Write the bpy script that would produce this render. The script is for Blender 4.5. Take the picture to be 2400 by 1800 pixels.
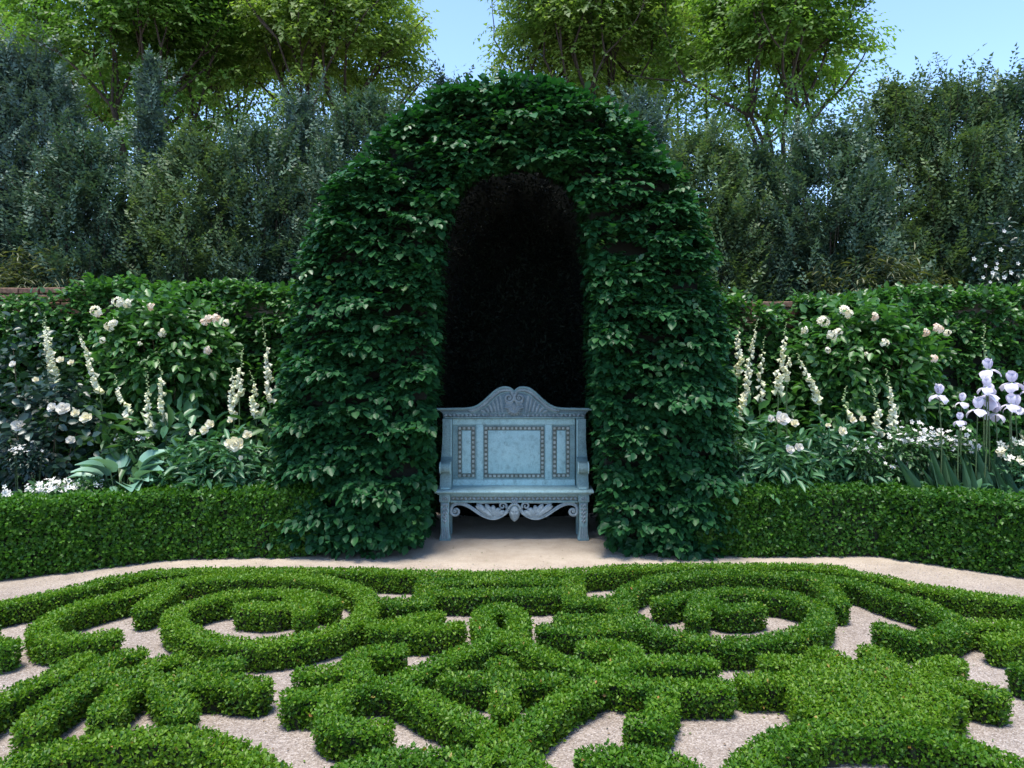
import bpy, bmesh, math, random
import numpy as np
from mathutils import Vector, Matrix

for o in list(bpy.data.objects): bpy.data.objects.remove(o)
scene = bpy.context.scene
COL = scene.collection
rng = np.random.default_rng(7)
random.seed(7)

# ------------------------------------------------------------------ camera
cam_d = bpy.data.cameras.new('camera'); cam = bpy.data.objects.new('camera', cam_d); COL.objects.link(cam)
cam.location = (0, 0, 1.64); cam.rotation_euler = (math.radians(90), 0, 0)
cam_d.sensor_width = 36; cam_d.lens = 25.97; cam_d.shift_y = -0.0246
cam_d.clip_start = 0.05; cam_d.clip_end = 2000
scene.camera = cam

# ------------------------------------------------------------------ sky, sun, exposure
SUN_EL, SUN_AZ = math.radians(79), math.radians(205)        # azimuth clockwise from +Y: nearly overhead, a touch behind and left of the camera
world = bpy.data.worlds.new('World'); scene.world = world; world.use_nodes = True
wn = world.node_tree; wn.nodes.clear()
sky = wn.nodes.new('ShaderNodeTexSky'); sky.sky_type = 'NISHITA'; sky.sun_disc = False
sky.sun_elevation = SUN_EL; sky.sun_rotation = SUN_AZ; sky.air_density = 0.8; sky.dust_density = 0.2; sky.ozone_density = 3.0
bg = wn.nodes.new('ShaderNodeBackground'); bg.inputs['Strength'].default_value = 0.088
wo = wn.nodes.new('ShaderNodeOutputWorld')
wn.links.new(sky.outputs[0], bg.inputs[0]); wn.links.new(bg.outputs[0], wo.inputs[0])
sun_d = bpy.data.lights.new('sun', 'SUN'); sun_d.energy = 1.5; sun_d.angle = math.radians(20); sun_d.color = (1.0, 0.95, 0.86)
sun = bpy.data.objects.new('sun', sun_d); COL.objects.link(sun)
sdir = Vector((math.sin(SUN_AZ)*math.cos(SUN_EL), math.cos(SUN_AZ)*math.cos(SUN_EL), math.sin(SUN_EL)))
sun.rotation_euler = sdir.to_track_quat('Z', 'Y').to_euler()
vs = scene.view_settings; vs.view_transform = 'Standard'; vs.look = 'None'; vs.gamma = 1; vs.use_curve_mapping = False
vs.exposure = 2.3
scene.render.engine = 'CYCLES'
scene.cycles.max_bounces = 9; scene.cycles.diffuse_bounces = 5; scene.cycles.transmission_bounces = 6
scene.cycles.use_denoising = True

# ------------------------------------------------------------------ materials
def new_mat(name):
    m = bpy.data.materials.new(name); m.use_nodes = True
    nt = m.node_tree; nt.nodes.clear()
    out = nt.nodes.new('ShaderNodeOutputMaterial')
    return m, nt, out
def ramp(nt, stops):
    r = nt.nodes.new('ShaderNodeValToRGB'); e = r.color_ramp.elements
    while len(e) < len(stops): e.new(0.5)
    for k, (p, c) in enumerate(stops): e[k].position = p; e[k].color = (*c, 1)
    return r
def leaf_mat(name, cols, trans=None, rough=0.42, tw=0.3, spec=0.5):
    """leaf colours picked per leaf by the face attribute tint plus the object's random number"""
    m, nt, out = new_mat(name)
    at = nt.nodes.new('ShaderNodeAttribute'); at.attribute_name = 'tint'
    oi = nt.nodes.new('ShaderNodeObjectInfo')
    ad = nt.nodes.new('ShaderNodeMath'); ad.operation = 'ADD'
    fr = nt.nodes.new('ShaderNodeMath'); fr.operation = 'FRACT'
    nt.links.new(at.outputs['Fac'], ad.inputs[0]); nt.links.new(oi.outputs['Random'], ad.inputs[1]); nt.links.new(ad.outputs[0], fr.inputs[0])
    n = len(cols)
    r = ramp(nt, [(k/(n-1) if n > 1 else 0, c) for k, c in enumerate(cols)])
    nt.links.new(fr.outputs[0], r.inputs[0])
    p = nt.nodes.new('ShaderNodeBsdfPrincipled'); p.inputs['Roughness'].default_value = rough
    p.inputs['Specular IOR Level'].default_value = spec
    nt.links.new(r.outputs[0], p.inputs['Base Color'])
    if tw > 0:
        t = nt.nodes.new('ShaderNodeBsdfTranslucent')
        mul = nt.nodes.new('ShaderNodeMix'); mul.data_type = 'RGBA'; mul.blend_type = 'MULTIPLY'; mul.inputs[0].default_value = 1
        nt.links.new(r.outputs[0], mul.inputs[6]); mul.inputs[7].default_value = (*(trans or (1.5, 1.7, 0.7)), 1)
        nt.links.new(mul.outputs[2], t.inputs[0])
        mx = nt.nodes.new('ShaderNodeMixShader'); mx.inputs[0].default_value = tw
        nt.links.new(p.outputs[0], mx.inputs[1]); nt.links.new(t.outputs[0], mx.inputs[2]); nt.links.new(mx.outputs[0], out.inputs[0])
    else:
        nt.links.new(p.outputs[0], out.inputs[0])
    return m
def noise_mat(name, c1, c2, scale=20, rough=0.7, bump=0.0, detail=6, spec=0.4, c3=None, bscale=None, bdist=0.01):
    m, nt, out = new_mat(name)
    tc = nt.nodes.new('ShaderNodeTexCoord')
    nz = nt.nodes.new('ShaderNodeTexNoise'); nz.inputs['Scale'].default_value = scale; nz.inputs['Detail'].default_value = detail
    nz.inputs['Roughness'].default_value = 0.65
    nt.links.new(tc.outputs['Object'], nz.inputs['Vector'])
    st = [(0.32, c1), (0.68, c2)] if c3 is None else [(0.3, c1), (0.5, c2), (0.72, c3)]
    r = ramp(nt, st); nt.links.new(nz.outputs['Fac'], r.inputs[0])
    p = nt.nodes.new('ShaderNodeBsdfPrincipled'); p.inputs['Roughness'].default_value = rough; p.inputs['Specular IOR Level'].default_value = spec
    nt.links.new(r.outputs[0], p.inputs['Base Color'])
    if bump:
        n2 = nt.nodes.new('ShaderNodeTexNoise'); n2.inputs['Scale'].default_value = bscale or scale*4; n2.inputs['Detail'].default_value = 4
        nt.links.new(tc.outputs['Object'], n2.inputs['Vector'])
        b = nt.nodes.new('ShaderNodeBump'); b.inputs['Strength'].default_value = bump; b.inputs['Distance'].default_value = bdist
        nt.links.new(n2.outputs['Fac'], b.inputs['Height']); nt.links.new(b.outputs[0], p.inputs['Normal'])
    nt.links.new(p.outputs[0], out.inputs[0])
    return m

M = {}
M['box_leaf'] = leaf_mat('box_leaf', [(.027,.090,.007),(.049,.136,.009),(.082,.185,.011),(.130,.228,.014),(.037,.112,.009)], trans=(1.6,1.8,.5), rough=.46, spec=.3, tw=.32)
M['box_twig'] = noise_mat('box_twig', (.010,.014,.005), (.022,.026,.010), 40, .9)
M['dry_leaf'] = leaf_mat('dry_leaf', [(.30,.12,.03),(.35,.25,.05),(.20,.16,.03)], rough=.5)
M['border_leaf'] = leaf_mat('border_leaf', [(.024,.088,.011),(.042,.130,.013),(.068,.168,.016),(.032,.106,.013)], trans=(1.5,1.7,.6), rough=.44, spec=.35)
M['arch_leaf'] = leaf_mat('arch_leaf', [(0.011, 0.054, 0.019), (0.017, 0.073, 0.024), (0.026, 0.098, 0.029), (0.013, 0.061, 0.022), (0.031, 0.105, 0.026)], trans=(1.2,1.7,.5), rough=.42, tw=.2, spec=.22)
M['wall_leaf'] = leaf_mat('wall_leaf', [(0.026, 0.09, 0.022), (0.041, 0.126, 0.026), (0.066, 0.174, 0.029), (0.031, 0.102, 0.029)], rough=.4, tw=.28)
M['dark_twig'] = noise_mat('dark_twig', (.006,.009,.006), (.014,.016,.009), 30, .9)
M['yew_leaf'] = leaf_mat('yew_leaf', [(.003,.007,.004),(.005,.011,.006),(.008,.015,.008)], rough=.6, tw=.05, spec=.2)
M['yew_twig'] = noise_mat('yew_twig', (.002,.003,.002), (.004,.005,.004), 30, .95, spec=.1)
M['maple_leaf'] = leaf_mat('maple_leaf', [(.066,.150,.028),(.095,.195,.034),(.145,.245,.050),(.078,.170,.030)], trans=(1.45,1.55,.7), rough=.5, tw=.55)
M['maple_leaf_pale'] = leaf_mat('maple_leaf_pale', [(.10,.180,.036),(.14,.225,.044),(.19,.275,.062),(.115,.195,.04)], trans=(1.45,1.5,.75), rough=.5, tw=.55)
M['bark'] = noise_mat('bark', (.028,.020,.014), (.065,.048,.036), 14, .9, .6)
M['ever_leaf'] = leaf_mat('ever_leaf', [(0.033, 0.075, 0.05), (0.055, 0.105, 0.067), (0.1, 0.156, 0.09), (0.043, 0.088, 0.062), (0.094, 0.138, 0.078)], rough=.5, tw=.15, spec=.25)
M['ever_leaf_olive'] = leaf_mat('ever_leaf_olive', [(0.043, 0.088, 0.041), (0.07, 0.122, 0.053), (0.131, 0.188, 0.074), (0.055, 0.103, 0.048), (0.125, 0.169, 0.072)], rough=.5, tw=.2, spec=.25)
M['ever_leaf_blue'] = leaf_mat('ever_leaf_blue', [(0.043, 0.085, 0.072), (0.065, 0.115, 0.096), (0.106, 0.163, 0.132), (0.053, 0.1, 0.084), (0.094, 0.138, 0.11)], rough=.5, tw=.12, spec=.25)
M['reed_leaf'] = leaf_mat('reed_leaf', [(.05,.07,.025),(.08,.10,.032),(.13,.14,.05),(.045,.07,.025)], rough=.5, tw=.25)
M['stem'] = noise_mat('stem', (.05,.09,.03), (.08,.12,.04), 30, .6)
M['woody_stem'] = noise_mat('woody_stem', (.07,.055,.03), (.12,.09,.05), 30, .8)
M['mid_leaf'] = leaf_mat('mid_leaf', [(0.031, 0.086, 0.029), (0.046, 0.118, 0.035), (0.066, 0.15, 0.04), (0.036, 0.098, 0.033)], rough=.42, tw=.25)
M['dark_leaf'] = leaf_mat('dark_leaf', [(.012,.034,.026),(.018,.046,.034),(.028,.062,.046),(.015,.040,.028)], rough=.38, tw=.15)
M['bluegreen_leaf'] = leaf_mat('bluegreen_leaf', [(0.036, 0.11, 0.051), (0.05, 0.144, 0.062), (0.072, 0.18, 0.073), (0.042, 0.126, 0.055)], rough=.42, tw=.2)
M['hosta_leaf'] = leaf_mat('hosta_leaf', [(.12,.24,.17),(.15,.28,.20),(.18,.32,.23)], rough=.42, tw=.15)
M['iris_leaf'] = leaf_mat('iris_leaf', [(.045,.11,.065),(.06,.14,.08),(.075,.16,.085)], rough=.45, tw=.2)
M['white_petal'] = leaf_mat('white_petal', [(0.779, 0.744, 0.654), (0.741, 0.716, 0.688), (0.807, 0.772, 0.654)], trans=(1,1,1), rough=.6, tw=.25, spec=.2)
M['cream_petal'] = leaf_mat('cream_petal', [(.78,.70,.46),(.80,.76,.58),(.82,.80,.70)], trans=(1,1,.9), rough=.6, tw=.25, spec=.2)
M['foxglove_petal'] = leaf_mat('foxglove_petal', [(0.741, 0.724, 0.51), (0.779, 0.771, 0.616), (0.703, 0.714, 0.422)], trans=(1,1,.8), rough=.55, tw=.25, spec=.25)
M['bud'] = leaf_mat('bud', [(.30,.40,.16),(.40,.48,.22),(.20,.32,.12)], rough=.5, tw=.15)
M['blush_petal'] = leaf_mat('blush_petal', [(.80,.70,.55),(.82,.76,.66),(.74,.52,.34),(.80,.62,.50)], trans=(1,.95,.8), rough=.6, tw=.25, spec=.2)
M['iris_petal'] = leaf_mat('iris_petal', [(0.614, 0.567, 0.681), (0.679, 0.639, 0.727), (0.744, 0.702, 0.754)], trans=(1,1,1.05), rough=.55, tw=.3, spec=.25)
M['pollen'] = noise_mat('pollen', (.6,.42,.06), (.75,.55,.12), 60, .8)
M['soil'] = noise_mat('soil', (.018,.013,.009), (.04,.03,.02), 12, .95, .8)
M['mortar'] = noise_mat('mortar', (.22,.19,.16), (.32,.28,.24), 25, .95, .5)
M['moss'] = leaf_mat('moss', [(.07,.10,.02),(.10,.13,.03),(.12,.11,.04)], rough=.8, tw=.1)

def brick_mat():
    m, nt, out = new_mat('red_brick')
    oi = nt.nodes.new('ShaderNodeObjectInfo'); r = ramp(nt, [(0,(.15,.075,.05)),(.5,(.20,.115,.075)),(1,(.26,.17,.12))])
    nt.links.new(oi.outputs['Random'], r.inputs[0])
    tc = nt.nodes.new('ShaderNodeTexCoord'); nz = nt.nodes.new('ShaderNodeTexNoise'); nz.inputs['Scale'].default_value = 30; nz.inputs['Detail'].default_value = 6
    nt.links.new(tc.outputs['Object'], nz.inputs['Vector'])
    r2 = ramp(nt, [(.35,(.45,.45,.45)),(.65,(1.1,1.1,1.1))]); nt.links.new(nz.outputs['Fac'], r2.inputs[0])
    mul = nt.nodes.new('ShaderNodeMix'); mul.data_type = 'RGBA'; mul.blend_type = 'MULTIPLY'; mul.inputs[0].default_value = 1
    nt.links.new(r.outputs[0], mul.inputs[6]); nt.links.new(r2.outputs[0], mul.inputs[7])
    p = nt.nodes.new('ShaderNodeBsdfPrincipled'); p.inputs['Roughness'].default_value = .9
    b = nt.nodes.new('ShaderNodeBump'); b.inputs['Strength'].default_value = .6; b.inputs['Distance'].default_value = .006
    nt.links.new(nz.outputs['Fac'], b.inputs['Height']); nt.links.new(b.outputs[0], p.inputs['Normal'])
    nt.links.new(mul.outputs[2], p.inputs['Base Color']); nt.links.new(p.outputs[0], out.inputs[0])
    return m
M['brick'] = brick_mat()

def gravel_mat():
    """pinkish grey gravel that gives way to warm tan sand towards the bench (a real change of surfacing)"""
    m, nt, out = new_mat('gravel')
    tc = nt.nodes.new('ShaderNodeTexCoord')
    v = nt.nodes.new('ShaderNodeTexVoronoi'); v.inputs['Scale'].default_value = 135; nt.links.new(tc.outputs['Object'], v.inputs['Vector'])
    n1 = nt.nodes.new('ShaderNodeTexNoise'); n1.inputs['Scale'].default_value = 3.2; n1.inputs['Detail'].default_value = 8; n1.inputs['Roughness'].default_value = .7
    n2 = nt.nodes.new('ShaderNodeTexNoise'); n2.inputs['Scale'].default_value = 160; n2.inputs['Detail'].default_value = 3
    for n in (n1, n2): nt.links.new(tc.outputs['Object'], n.inputs['Vector'])
    sep = nt.nodes.new('ShaderNodeSeparateColor'); nt.links.new(v.outputs['Color'], sep.inputs[0])
    g = ramp(nt, [(0,(.205,.166,.140)),(.45,(.30,.248,.212)),(.8,(.37,.315,.277)),(1,(.46,.405,.365))]); nt.links.new(sep.outputs[0], g.inputs[0])
    s = ramp(nt, [(.25,(.30,.235,.17)),(.5,(.45,.375,.295)),(.75,(.55,.475,.39))]); nt.links.new(n2.outputs['Fac'], s.inputs[0])
    xyz = nt.nodes.new('ShaderNodeSeparateXYZ'); nt.links.new(tc.outputs['Object'], xyz.inputs[0])
    mr = nt.nodes.new('ShaderNodeMapRange'); mr.inputs[1].default_value = 5.0; mr.inputs[2].default_value = 6.1; nt.links.new(xyz.outputs['Y'], mr.inputs[0])
    mx = nt.nodes.new('ShaderNodeMix'); mx.data_type = 'RGBA'; nt.links.new(mr.outputs[0], mx.inputs[0])
    nt.links.new(g.outputs[0], mx.inputs[6]); nt.links.new(s.outputs[0], mx.inputs[7])
    d = ramp(nt, [(.3,(.72,.70,.68)),(.6,(1,1,1))]); nt.links.new(n1.outputs['Fac'], d.inputs[0])
    mul = nt.nodes.new('ShaderNodeMix'); mul.data_type = 'RGBA'; mul.blend_type = 'MULTIPLY'; mul.inputs[0].default_value = 1
    nt.links.new(mx.outputs[2], mul.inputs[6]); nt.links.new(d.outputs[0], mul.inputs[7])
    p = nt.nodes.new('ShaderNodeBsdfPrincipled'); p.inputs['Roughness'].default_value = .9; p.inputs['Specular IOR Level'].default_value = .25
    nt.links.new(mul.outputs[2], p.inputs['Base Color'])
    b = nt.nodes.new('ShaderNodeBump'); b.inputs['Strength'].default_value = .9; b.inputs['Distance'].default_value = .006
    nt.links.new(v.outputs['Distance'], b.inputs['Height']); nt.links.new(b.outputs[0], p.inputs['Normal'])
    nt.links.new(p.outputs[0], out.inputs[0])
    return m
M['gravel'] = gravel_mat()
M['pebble'] = leaf_mat('pebble', [(.20,.168,.145),(.28,.24,.215),(.36,.32,.295),(.24,.20,.165)], rough=.85, tw=0, spec=.3)
M['debris'] = leaf_mat('debris', [(.10,.06,.03),(.16,.10,.04),(.06,.08,.02)], rough=.8, tw=0)

def bench_mat(name, c1, c2, c3, dirt=0.5, bump=.25):
    m, nt, out = new_mat(name)
    tc = nt.nodes.new('ShaderNodeTexCoord')
    n1 = nt.nodes.new('ShaderNodeTexNoise'); n1.inputs['Scale'].default_value = 9; n1.inputs['Detail'].default_value = 8; n1.inputs['Roughness'].default_value = .7
    n2 = nt.nodes.new('ShaderNodeTexNoise'); n2.inputs['Scale'].default_value = 120; n2.inputs['Detail'].default_value = 4
    for n in (n1, n2): nt.links.new(tc.outputs['Object'], n.inputs['Vector'])
    r = ramp(nt, [(.28, c1), (.5, c2), (.72, c3)]); nt.links.new(n1.outputs['Fac'], r.inputs[0])
    r2 = ramp(nt, [(.3, (1-dirt*.6, 1-dirt*.55, 1-dirt*.5)), (.55, (1, 1, 1))]); nt.links.new(n2.outputs['Fac'], r2.inputs[0])
    mul = nt.nodes.new('ShaderNodeMix'); mul.data_type = 'RGBA'; mul.blend_type = 'MULTIPLY'; mul.inputs[0].default_value = 1
    nt.links.new(r.outputs[0], mul.inputs[6]); nt.links.new(r2.outputs[0], mul.inputs[7])
    p = nt.nodes.new('ShaderNodeBsdfPrincipled'); p.inputs['Roughness'].default_value = .62; p.inputs['Specular IOR Level'].default_value = .35
    mp = nt.nodes.new('ShaderNodeMapping'); mp.inputs['Scale'].default_value = (24, 24, 17); nt.links.new(tc.outputs['Object'], mp.inputs[0])
    n3 = nt.nodes.new('ShaderNodeTexNoise'); n3.inputs['Scale'].default_value = 1.0; n3.inputs['Detail'].default_value = 7; n3.inputs['Roughness'].default_value = .75; nt.links.new(mp.outputs[0], n3.inputs['Vector'])
    r3 = ramp(nt, [(.50, (0, 0, 0)), (.72, (.55, .55, .55))]); nt.links.new(n3.outputs['Fac'], r3.inputs[0])
    st = nt.nodes.new('ShaderNodeMix'); st.data_type = 'RGBA'; nt.links.new(r3.outputs[0], st.inputs[0]); nt.links.new(mul.outputs[2], st.inputs[6]); st.inputs[7].default_value = (.10, .13, .115, 1)
    nt.links.new(st.outputs[2], p.inputs['Base Color'])
    b = nt.nodes.new('ShaderNodeBump'); b.inputs['Strength'].default_value = bump; b.inputs['Distance'].default_value = .004
    nt.links.new(n2.outputs['Fac'], b.inputs['Height']); nt.links.new(b.outputs[0], p.inputs['Normal'])
    nt.links.new(p.outputs[0], out.inputs[0])
    return m
M['bench_paint'] = bench_mat('bench_paint', (.175,.270,.272), (.235,.352,.350), (.295,.420,.410), .6)
M['bench_panel'] = bench_mat('bench_panel', (.34,.520,.525), (.41,.605,.605), (.48,.675,.66), .45)
M['bench_carving'] = bench_mat('bench_carving', (.19,.235,.25), (.29,.345,.36), (.40,.455,.465), .75, .5)
M['bench_recess'] = bench_mat('bench_recess', (.11,.165,.185), (.155,.22,.245), (.20,.275,.30), .7, .4)
M['bench_bead'] = bench_mat('bench_bead', (.26,.28,.23), (.46,.49,.44), (.60,.64,.60), .8, .5)
M['bench_groove'] = bench_mat('bench_groove', (.11,.12,.095), (.15,.165,.135), (.19,.205,.17), .5)

# ------------------------------------------------------------------ object helpers
def tag(o, label=None, cat=None, group=None, kind=None):
    if label: o['label'] = label
    if cat: o['category'] = cat
    if group: o['group'] = group
    if kind: o['kind'] = kind
    return o
def empty(name, loc=(0, 0, 0), rz=0.0):
    o = bpy.data.objects.new(name, None); COL.objects.link(o); o.location = loc; o.rotation_euler[2] = rz; o.empty_display_size = .1
    return o
def link(name, me, parent=None, mat=None):
    o = bpy.data.objects.new(name, me); COL.objects.link(o)
    if mat is not None and not me.materials: me.materials.append(mat)
    if parent is not None: o.parent = parent
    return o
class LM:
    """collects equal-sided faces (triangles) with a tint and a material per batch; builds one mesh"""
    def __init__(s): s.b = []; s.mats = []
    def add(s, V, Fc, mat, tint=None):
        if len(V) == 0: return s
        if mat not in s.mats: s.mats.append(mat)
        t = np.zeros(len(Fc), np.float32) if tint is None else np.asarray(tint, np.float32)
        s.b.append((np.asarray(V, np.float32), np.asarray(Fc, np.int32), t, s.mats.index(mat))); return s
    def build(s, name, parent=None, off=(0, 0, 0), smooth=False):
        me = bpy.data.meshes.new(name)
        if s.b:
            V = np.concatenate([b[0] for b in s.b]) - np.asarray(off, np.float32)
            o = 0; Fs = []
            for b in s.b: Fs.append(b[1]+o); o += len(b[0])
            Fc = np.concatenate(Fs); T = np.concatenate([b[2] for b in s.b])
            MI = np.concatenate([np.full(len(b[1]), b[3], np.int32) for b in s.b])
            n = len(Fc)
            me.vertices.add(len(V)); me.vertices.foreach_set('co', V.ravel())
            me.loops.add(n*3); me.loops.foreach_set('vertex_index', Fc.ravel())
            me.polygons.add(n); me.polygons.foreach_set('loop_start', np.arange(0, n*3, 3, dtype=np.int32))
            me.polygons.foreach_set('material_index', MI)
            if smooth: me.polygons.foreach_set('use_smooth', np.ones(n, bool))
            a = me.attributes.new('tint', 'FLOAT', 'FACE'); a.data.foreach_set('value', T)
            me.update(calc_edges=True)
        for m in s.mats: me.materials.append(M[m])
        return link(name, me, parent)
def nrm(a): return a/np.maximum(np.linalg.norm(a, axis=-1, keepdims=True), 1e-9)
def unit(n): return nrm(rng.normal(size=(n, 3)))
_ND = nrm(np.random.default_rng(3).normal(size=(24, 3))); _NP = np.random.default_rng(4).uniform(0, 6.28, 24); _NF = np.random.default_rng(5).uniform(.6, 1.9, 24)
def noise(P, scale, seed=0, stretch=(1, 1, 1)):
    """smooth value in about -1..1 from summed sine waves"""
    P = np.asarray(P, float)*np.asarray(stretch)/scale; v = 0
    for k in range(8):
        j = (k+seed*5) % 24
        v = v + np.sin(P @ _ND[j]*6.28*_NF[(j+seed) % 24] + _NP[(j+3*seed) % 24])
    return v/4
# leaf templates: x across, y along the leaf, z towards the upper side
T_SMALL = (np.array([[0,0,0],[.5,.5,.14],[0,1,0],[-.5,.5,.14]]), np.array([[0,1,2],[0,2,3]]))
T_LEAF = (np.array([[0,0,0],[.40,.32,.10],[.36,.68,.06],[0,1,-.12],[-.36,.68,.06],[-.40,.32,.10],[0,.5,-.02]]), np.array([[0,1,6],[1,2,6],[2,3,6],[3,4,6],[4,5,6],[5,0,6]]))
T_LANCE = (np.array([[0,0,0],[.5,.4,.12],[0,1,-.12],[-.5,.4,.12]]), np.array([[0,1,2],[0,2,3]]))
T_MAPLE = (np.array([[-.13,.08,0],[.13,.08,0],[0,1,-.2],[.10,-.06,0],[.20,.22,.04],[.78,.74,-.18],[-.10,-.06,0],[-.20,.22,.04],[-.78,.74,-.18]]), np.array([[0,1,2],[3,5,4],[6,7,8]]))
T_OVAL = (np.array([[0,0,0],[.33,.28,.09],[.34,.62,.07],[0,1,-.10],[-.34,.62,.07],[-.33,.28,.09]]), np.array([[0,1,2],[0,2,3],[0,3,4],[0,4,5]]))
T_TRI = (np.array([[-.42,.18,.03],[.36,.30,.03],[.05,1,-.08]]), np.array([[0,1,2]]))
T_NEEDLE = (np.array([[-.30,.15,.02],[.30,.25,.02],[0,1,-.06]]), np.array([[0,1,2]]))
def leaves(P, D, N, S, Wd=1.0, tmpl=T_SMALL):
    """leaf meshes: base points P, axes D, upper normals N, lengths S, width factor"""
    D = nrm(D); X = nrm(np.cross(D, N)); Z = np.cross(X, D)
    tv, tf = tmpl; n, k = len(P), len(tv)
    S = np.broadcast_to(np.asarray(S, float), (n,)); Wd = np.broadcast_to(np.asarray(Wd, float), (n,))
    V = P[:, None, :] + (X[:, None, :]*tv[None, :, 0:1]*Wd[:, None, None] + D[:, None, :]*tv[None, :, 1:2] + Z[:, None, :]*tv[None, :, 2:3])*S[:, None, None]
    Fc = tf[None] + (np.arange(n)*k)[:, None, None]
    return V.reshape(-1, 3), Fc.reshape(-1, 3)
def tints(n, tmpl, lo=0, hi=1, base=None):
    t = rng.uniform(lo, hi, n) if base is None else np.clip(base, 0, .999)
    return np.repeat(t, len(tmpl[1]))
def add_leaves(lm, P, D, N, S, Wd, tmpl, mat, base=None):
    if len(P) == 0: return
    V, Fc = leaves(P, D, N, S, Wd, tmpl); lm.add(V, Fc, mat, tints(len(P), tmpl, base=base))
def leaf_frame(d, n):
    d = Vector(d).normalized(); x = d.cross(Vector(n)).normalized(); z = x.cross(d)
    return Matrix((x, d, z)).transposed()
def leaf_parts(root, name, P, D, N, S, Wd, tmpl, mat):
    """single leaves as parts that share one mesh"""
    me = bpy.data.meshes.new(name); me.from_pydata([tuple(v) for v in tmpl[0]], [], [tuple(int(i) for i in f) for f in tmpl[1]]); me.materials.append(M[mat])
    off = Vector(root.location)
    S = np.broadcast_to(np.asarray(S, float), (len(P),)); Wd = np.broadcast_to(np.asarray(Wd, float), (len(P),))
    for k in range(len(P)):
        o = bpy.data.objects.new(name, me); COL.objects.link(o); o.parent = root
        R = leaf_frame(D[k], N[k]).to_4x4() @ Matrix.Diagonal((S[k]*Wd[k], S[k], S[k], 1))
        o.matrix_basis = Matrix.Translation(Vector(P[k])-off) @ R
def tube_arrays(pts, rad, sides=6, cap=True):
    pts = np.asarray(pts, float); n = len(pts); rad = np.broadcast_to(np.asarray(rad, float), (n,))
    T = nrm(np.gradient(pts, axis=0)); a = np.array([0, 0, 1.0]) if abs(T[0][2]) < .9 else np.array([1.0, 0, 0])
    V = []; u = nrm(np.cross(T[0], a))
    for k in range(n):
        u = nrm(u - T[k]*np.dot(u, T[k])); w = np.cross(T[k], u)
        for j in range(sides):
            th = 2*math.pi*j/sides; V.append(pts[k]+rad[k]*(u*math.cos(th)+w*math.sin(th)))
    Fc = []
    for k in range(n-1):
        for j in range(sides):
            a0, a1 = k*sides+j, k*sides+(j+1) % sides
            Fc += [(a0, a1, a1+sides), (a0, a1+sides, a0+sides)]
    if cap:
        V += [pts[0], pts[-1]]; c0, c1 = len(V)-2, len(V)-1
        for j in range(sides):
            Fc.append((c0, (j+1) % sides, j)); b = (n-1)*sides; Fc.append((c1, b+j, b+(j+1) % sides))
    return np.array(V), np.array(Fc)
def sdf_poly(P, poly):
    """signed distance of 2D points to a polygon, negative inside"""
    A = np.asarray(poly, float); Bp = np.roll(A, -1, 0); d = np.full(len(P), 1e9); ins = np.zeros(len(P), bool)
    for a, b in zip(A, Bp):
        e = b-a; w = P-a; t = np.clip((w @ e)/max(e @ e, 1e-12), 0, 1); q = w-t[:, None]*e
        d = np.minimum(d, np.hypot(q[:, 0], q[:, 1]))
        c = (a[1] <= P[:, 1]) != (b[1] <= P[:, 1])
        with np.errstate(divide='ignore', invalid='ignore'):
            xi = a[0]+(P[:, 1]-a[1])*(b[0]-a[0])/(b[1]-a[1] if b[1] != a[1] else 1e-12)
        ins ^= c & (P[:, 0] < xi)
    return np.where(ins, -d, d)
def smooth_line(pts, it=2):
    P = np.asarray(pts, float)
    for _ in range(it):
        Q = [P[0]]
        for a, b in zip(P[:-1], P[1:]): Q += [a*.75+b*.25, a*.25+b*.75]
        Q.append(P[-1]); P = np.array(Q)
    return P

# ------------------------------------------------------------------ ground, soil
def sheet(name, pts, z, mat):
    me = bpy.data.meshes.new(name); me.from_pydata([(x, y, z) for x, y in pts], [], [list(range(len(pts)))])
    return tag(link(name, me, None, M[mat]), kind='structure')
sheet('ground', [(-150, -60), (150, -60), (150, 200), (-150, 200)], 0, 'gravel')
sheet('flower_bed_soil', [(-7, 3.6), (-5.2, 4.7), (-3.75, 5.6), (-2.72, 6.2), (-1.5, 6.3), (-1.5, 16), (-9, 16)], .02, 'soil')
sheet('flower_bed_soil', [(1.5, 6.3), (3.0, 6.3), (3.8, 5.7), (5.5, 4.3), (7, 3.4), (9, 16), (1.5, 16)], .02, 'soil')

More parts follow.
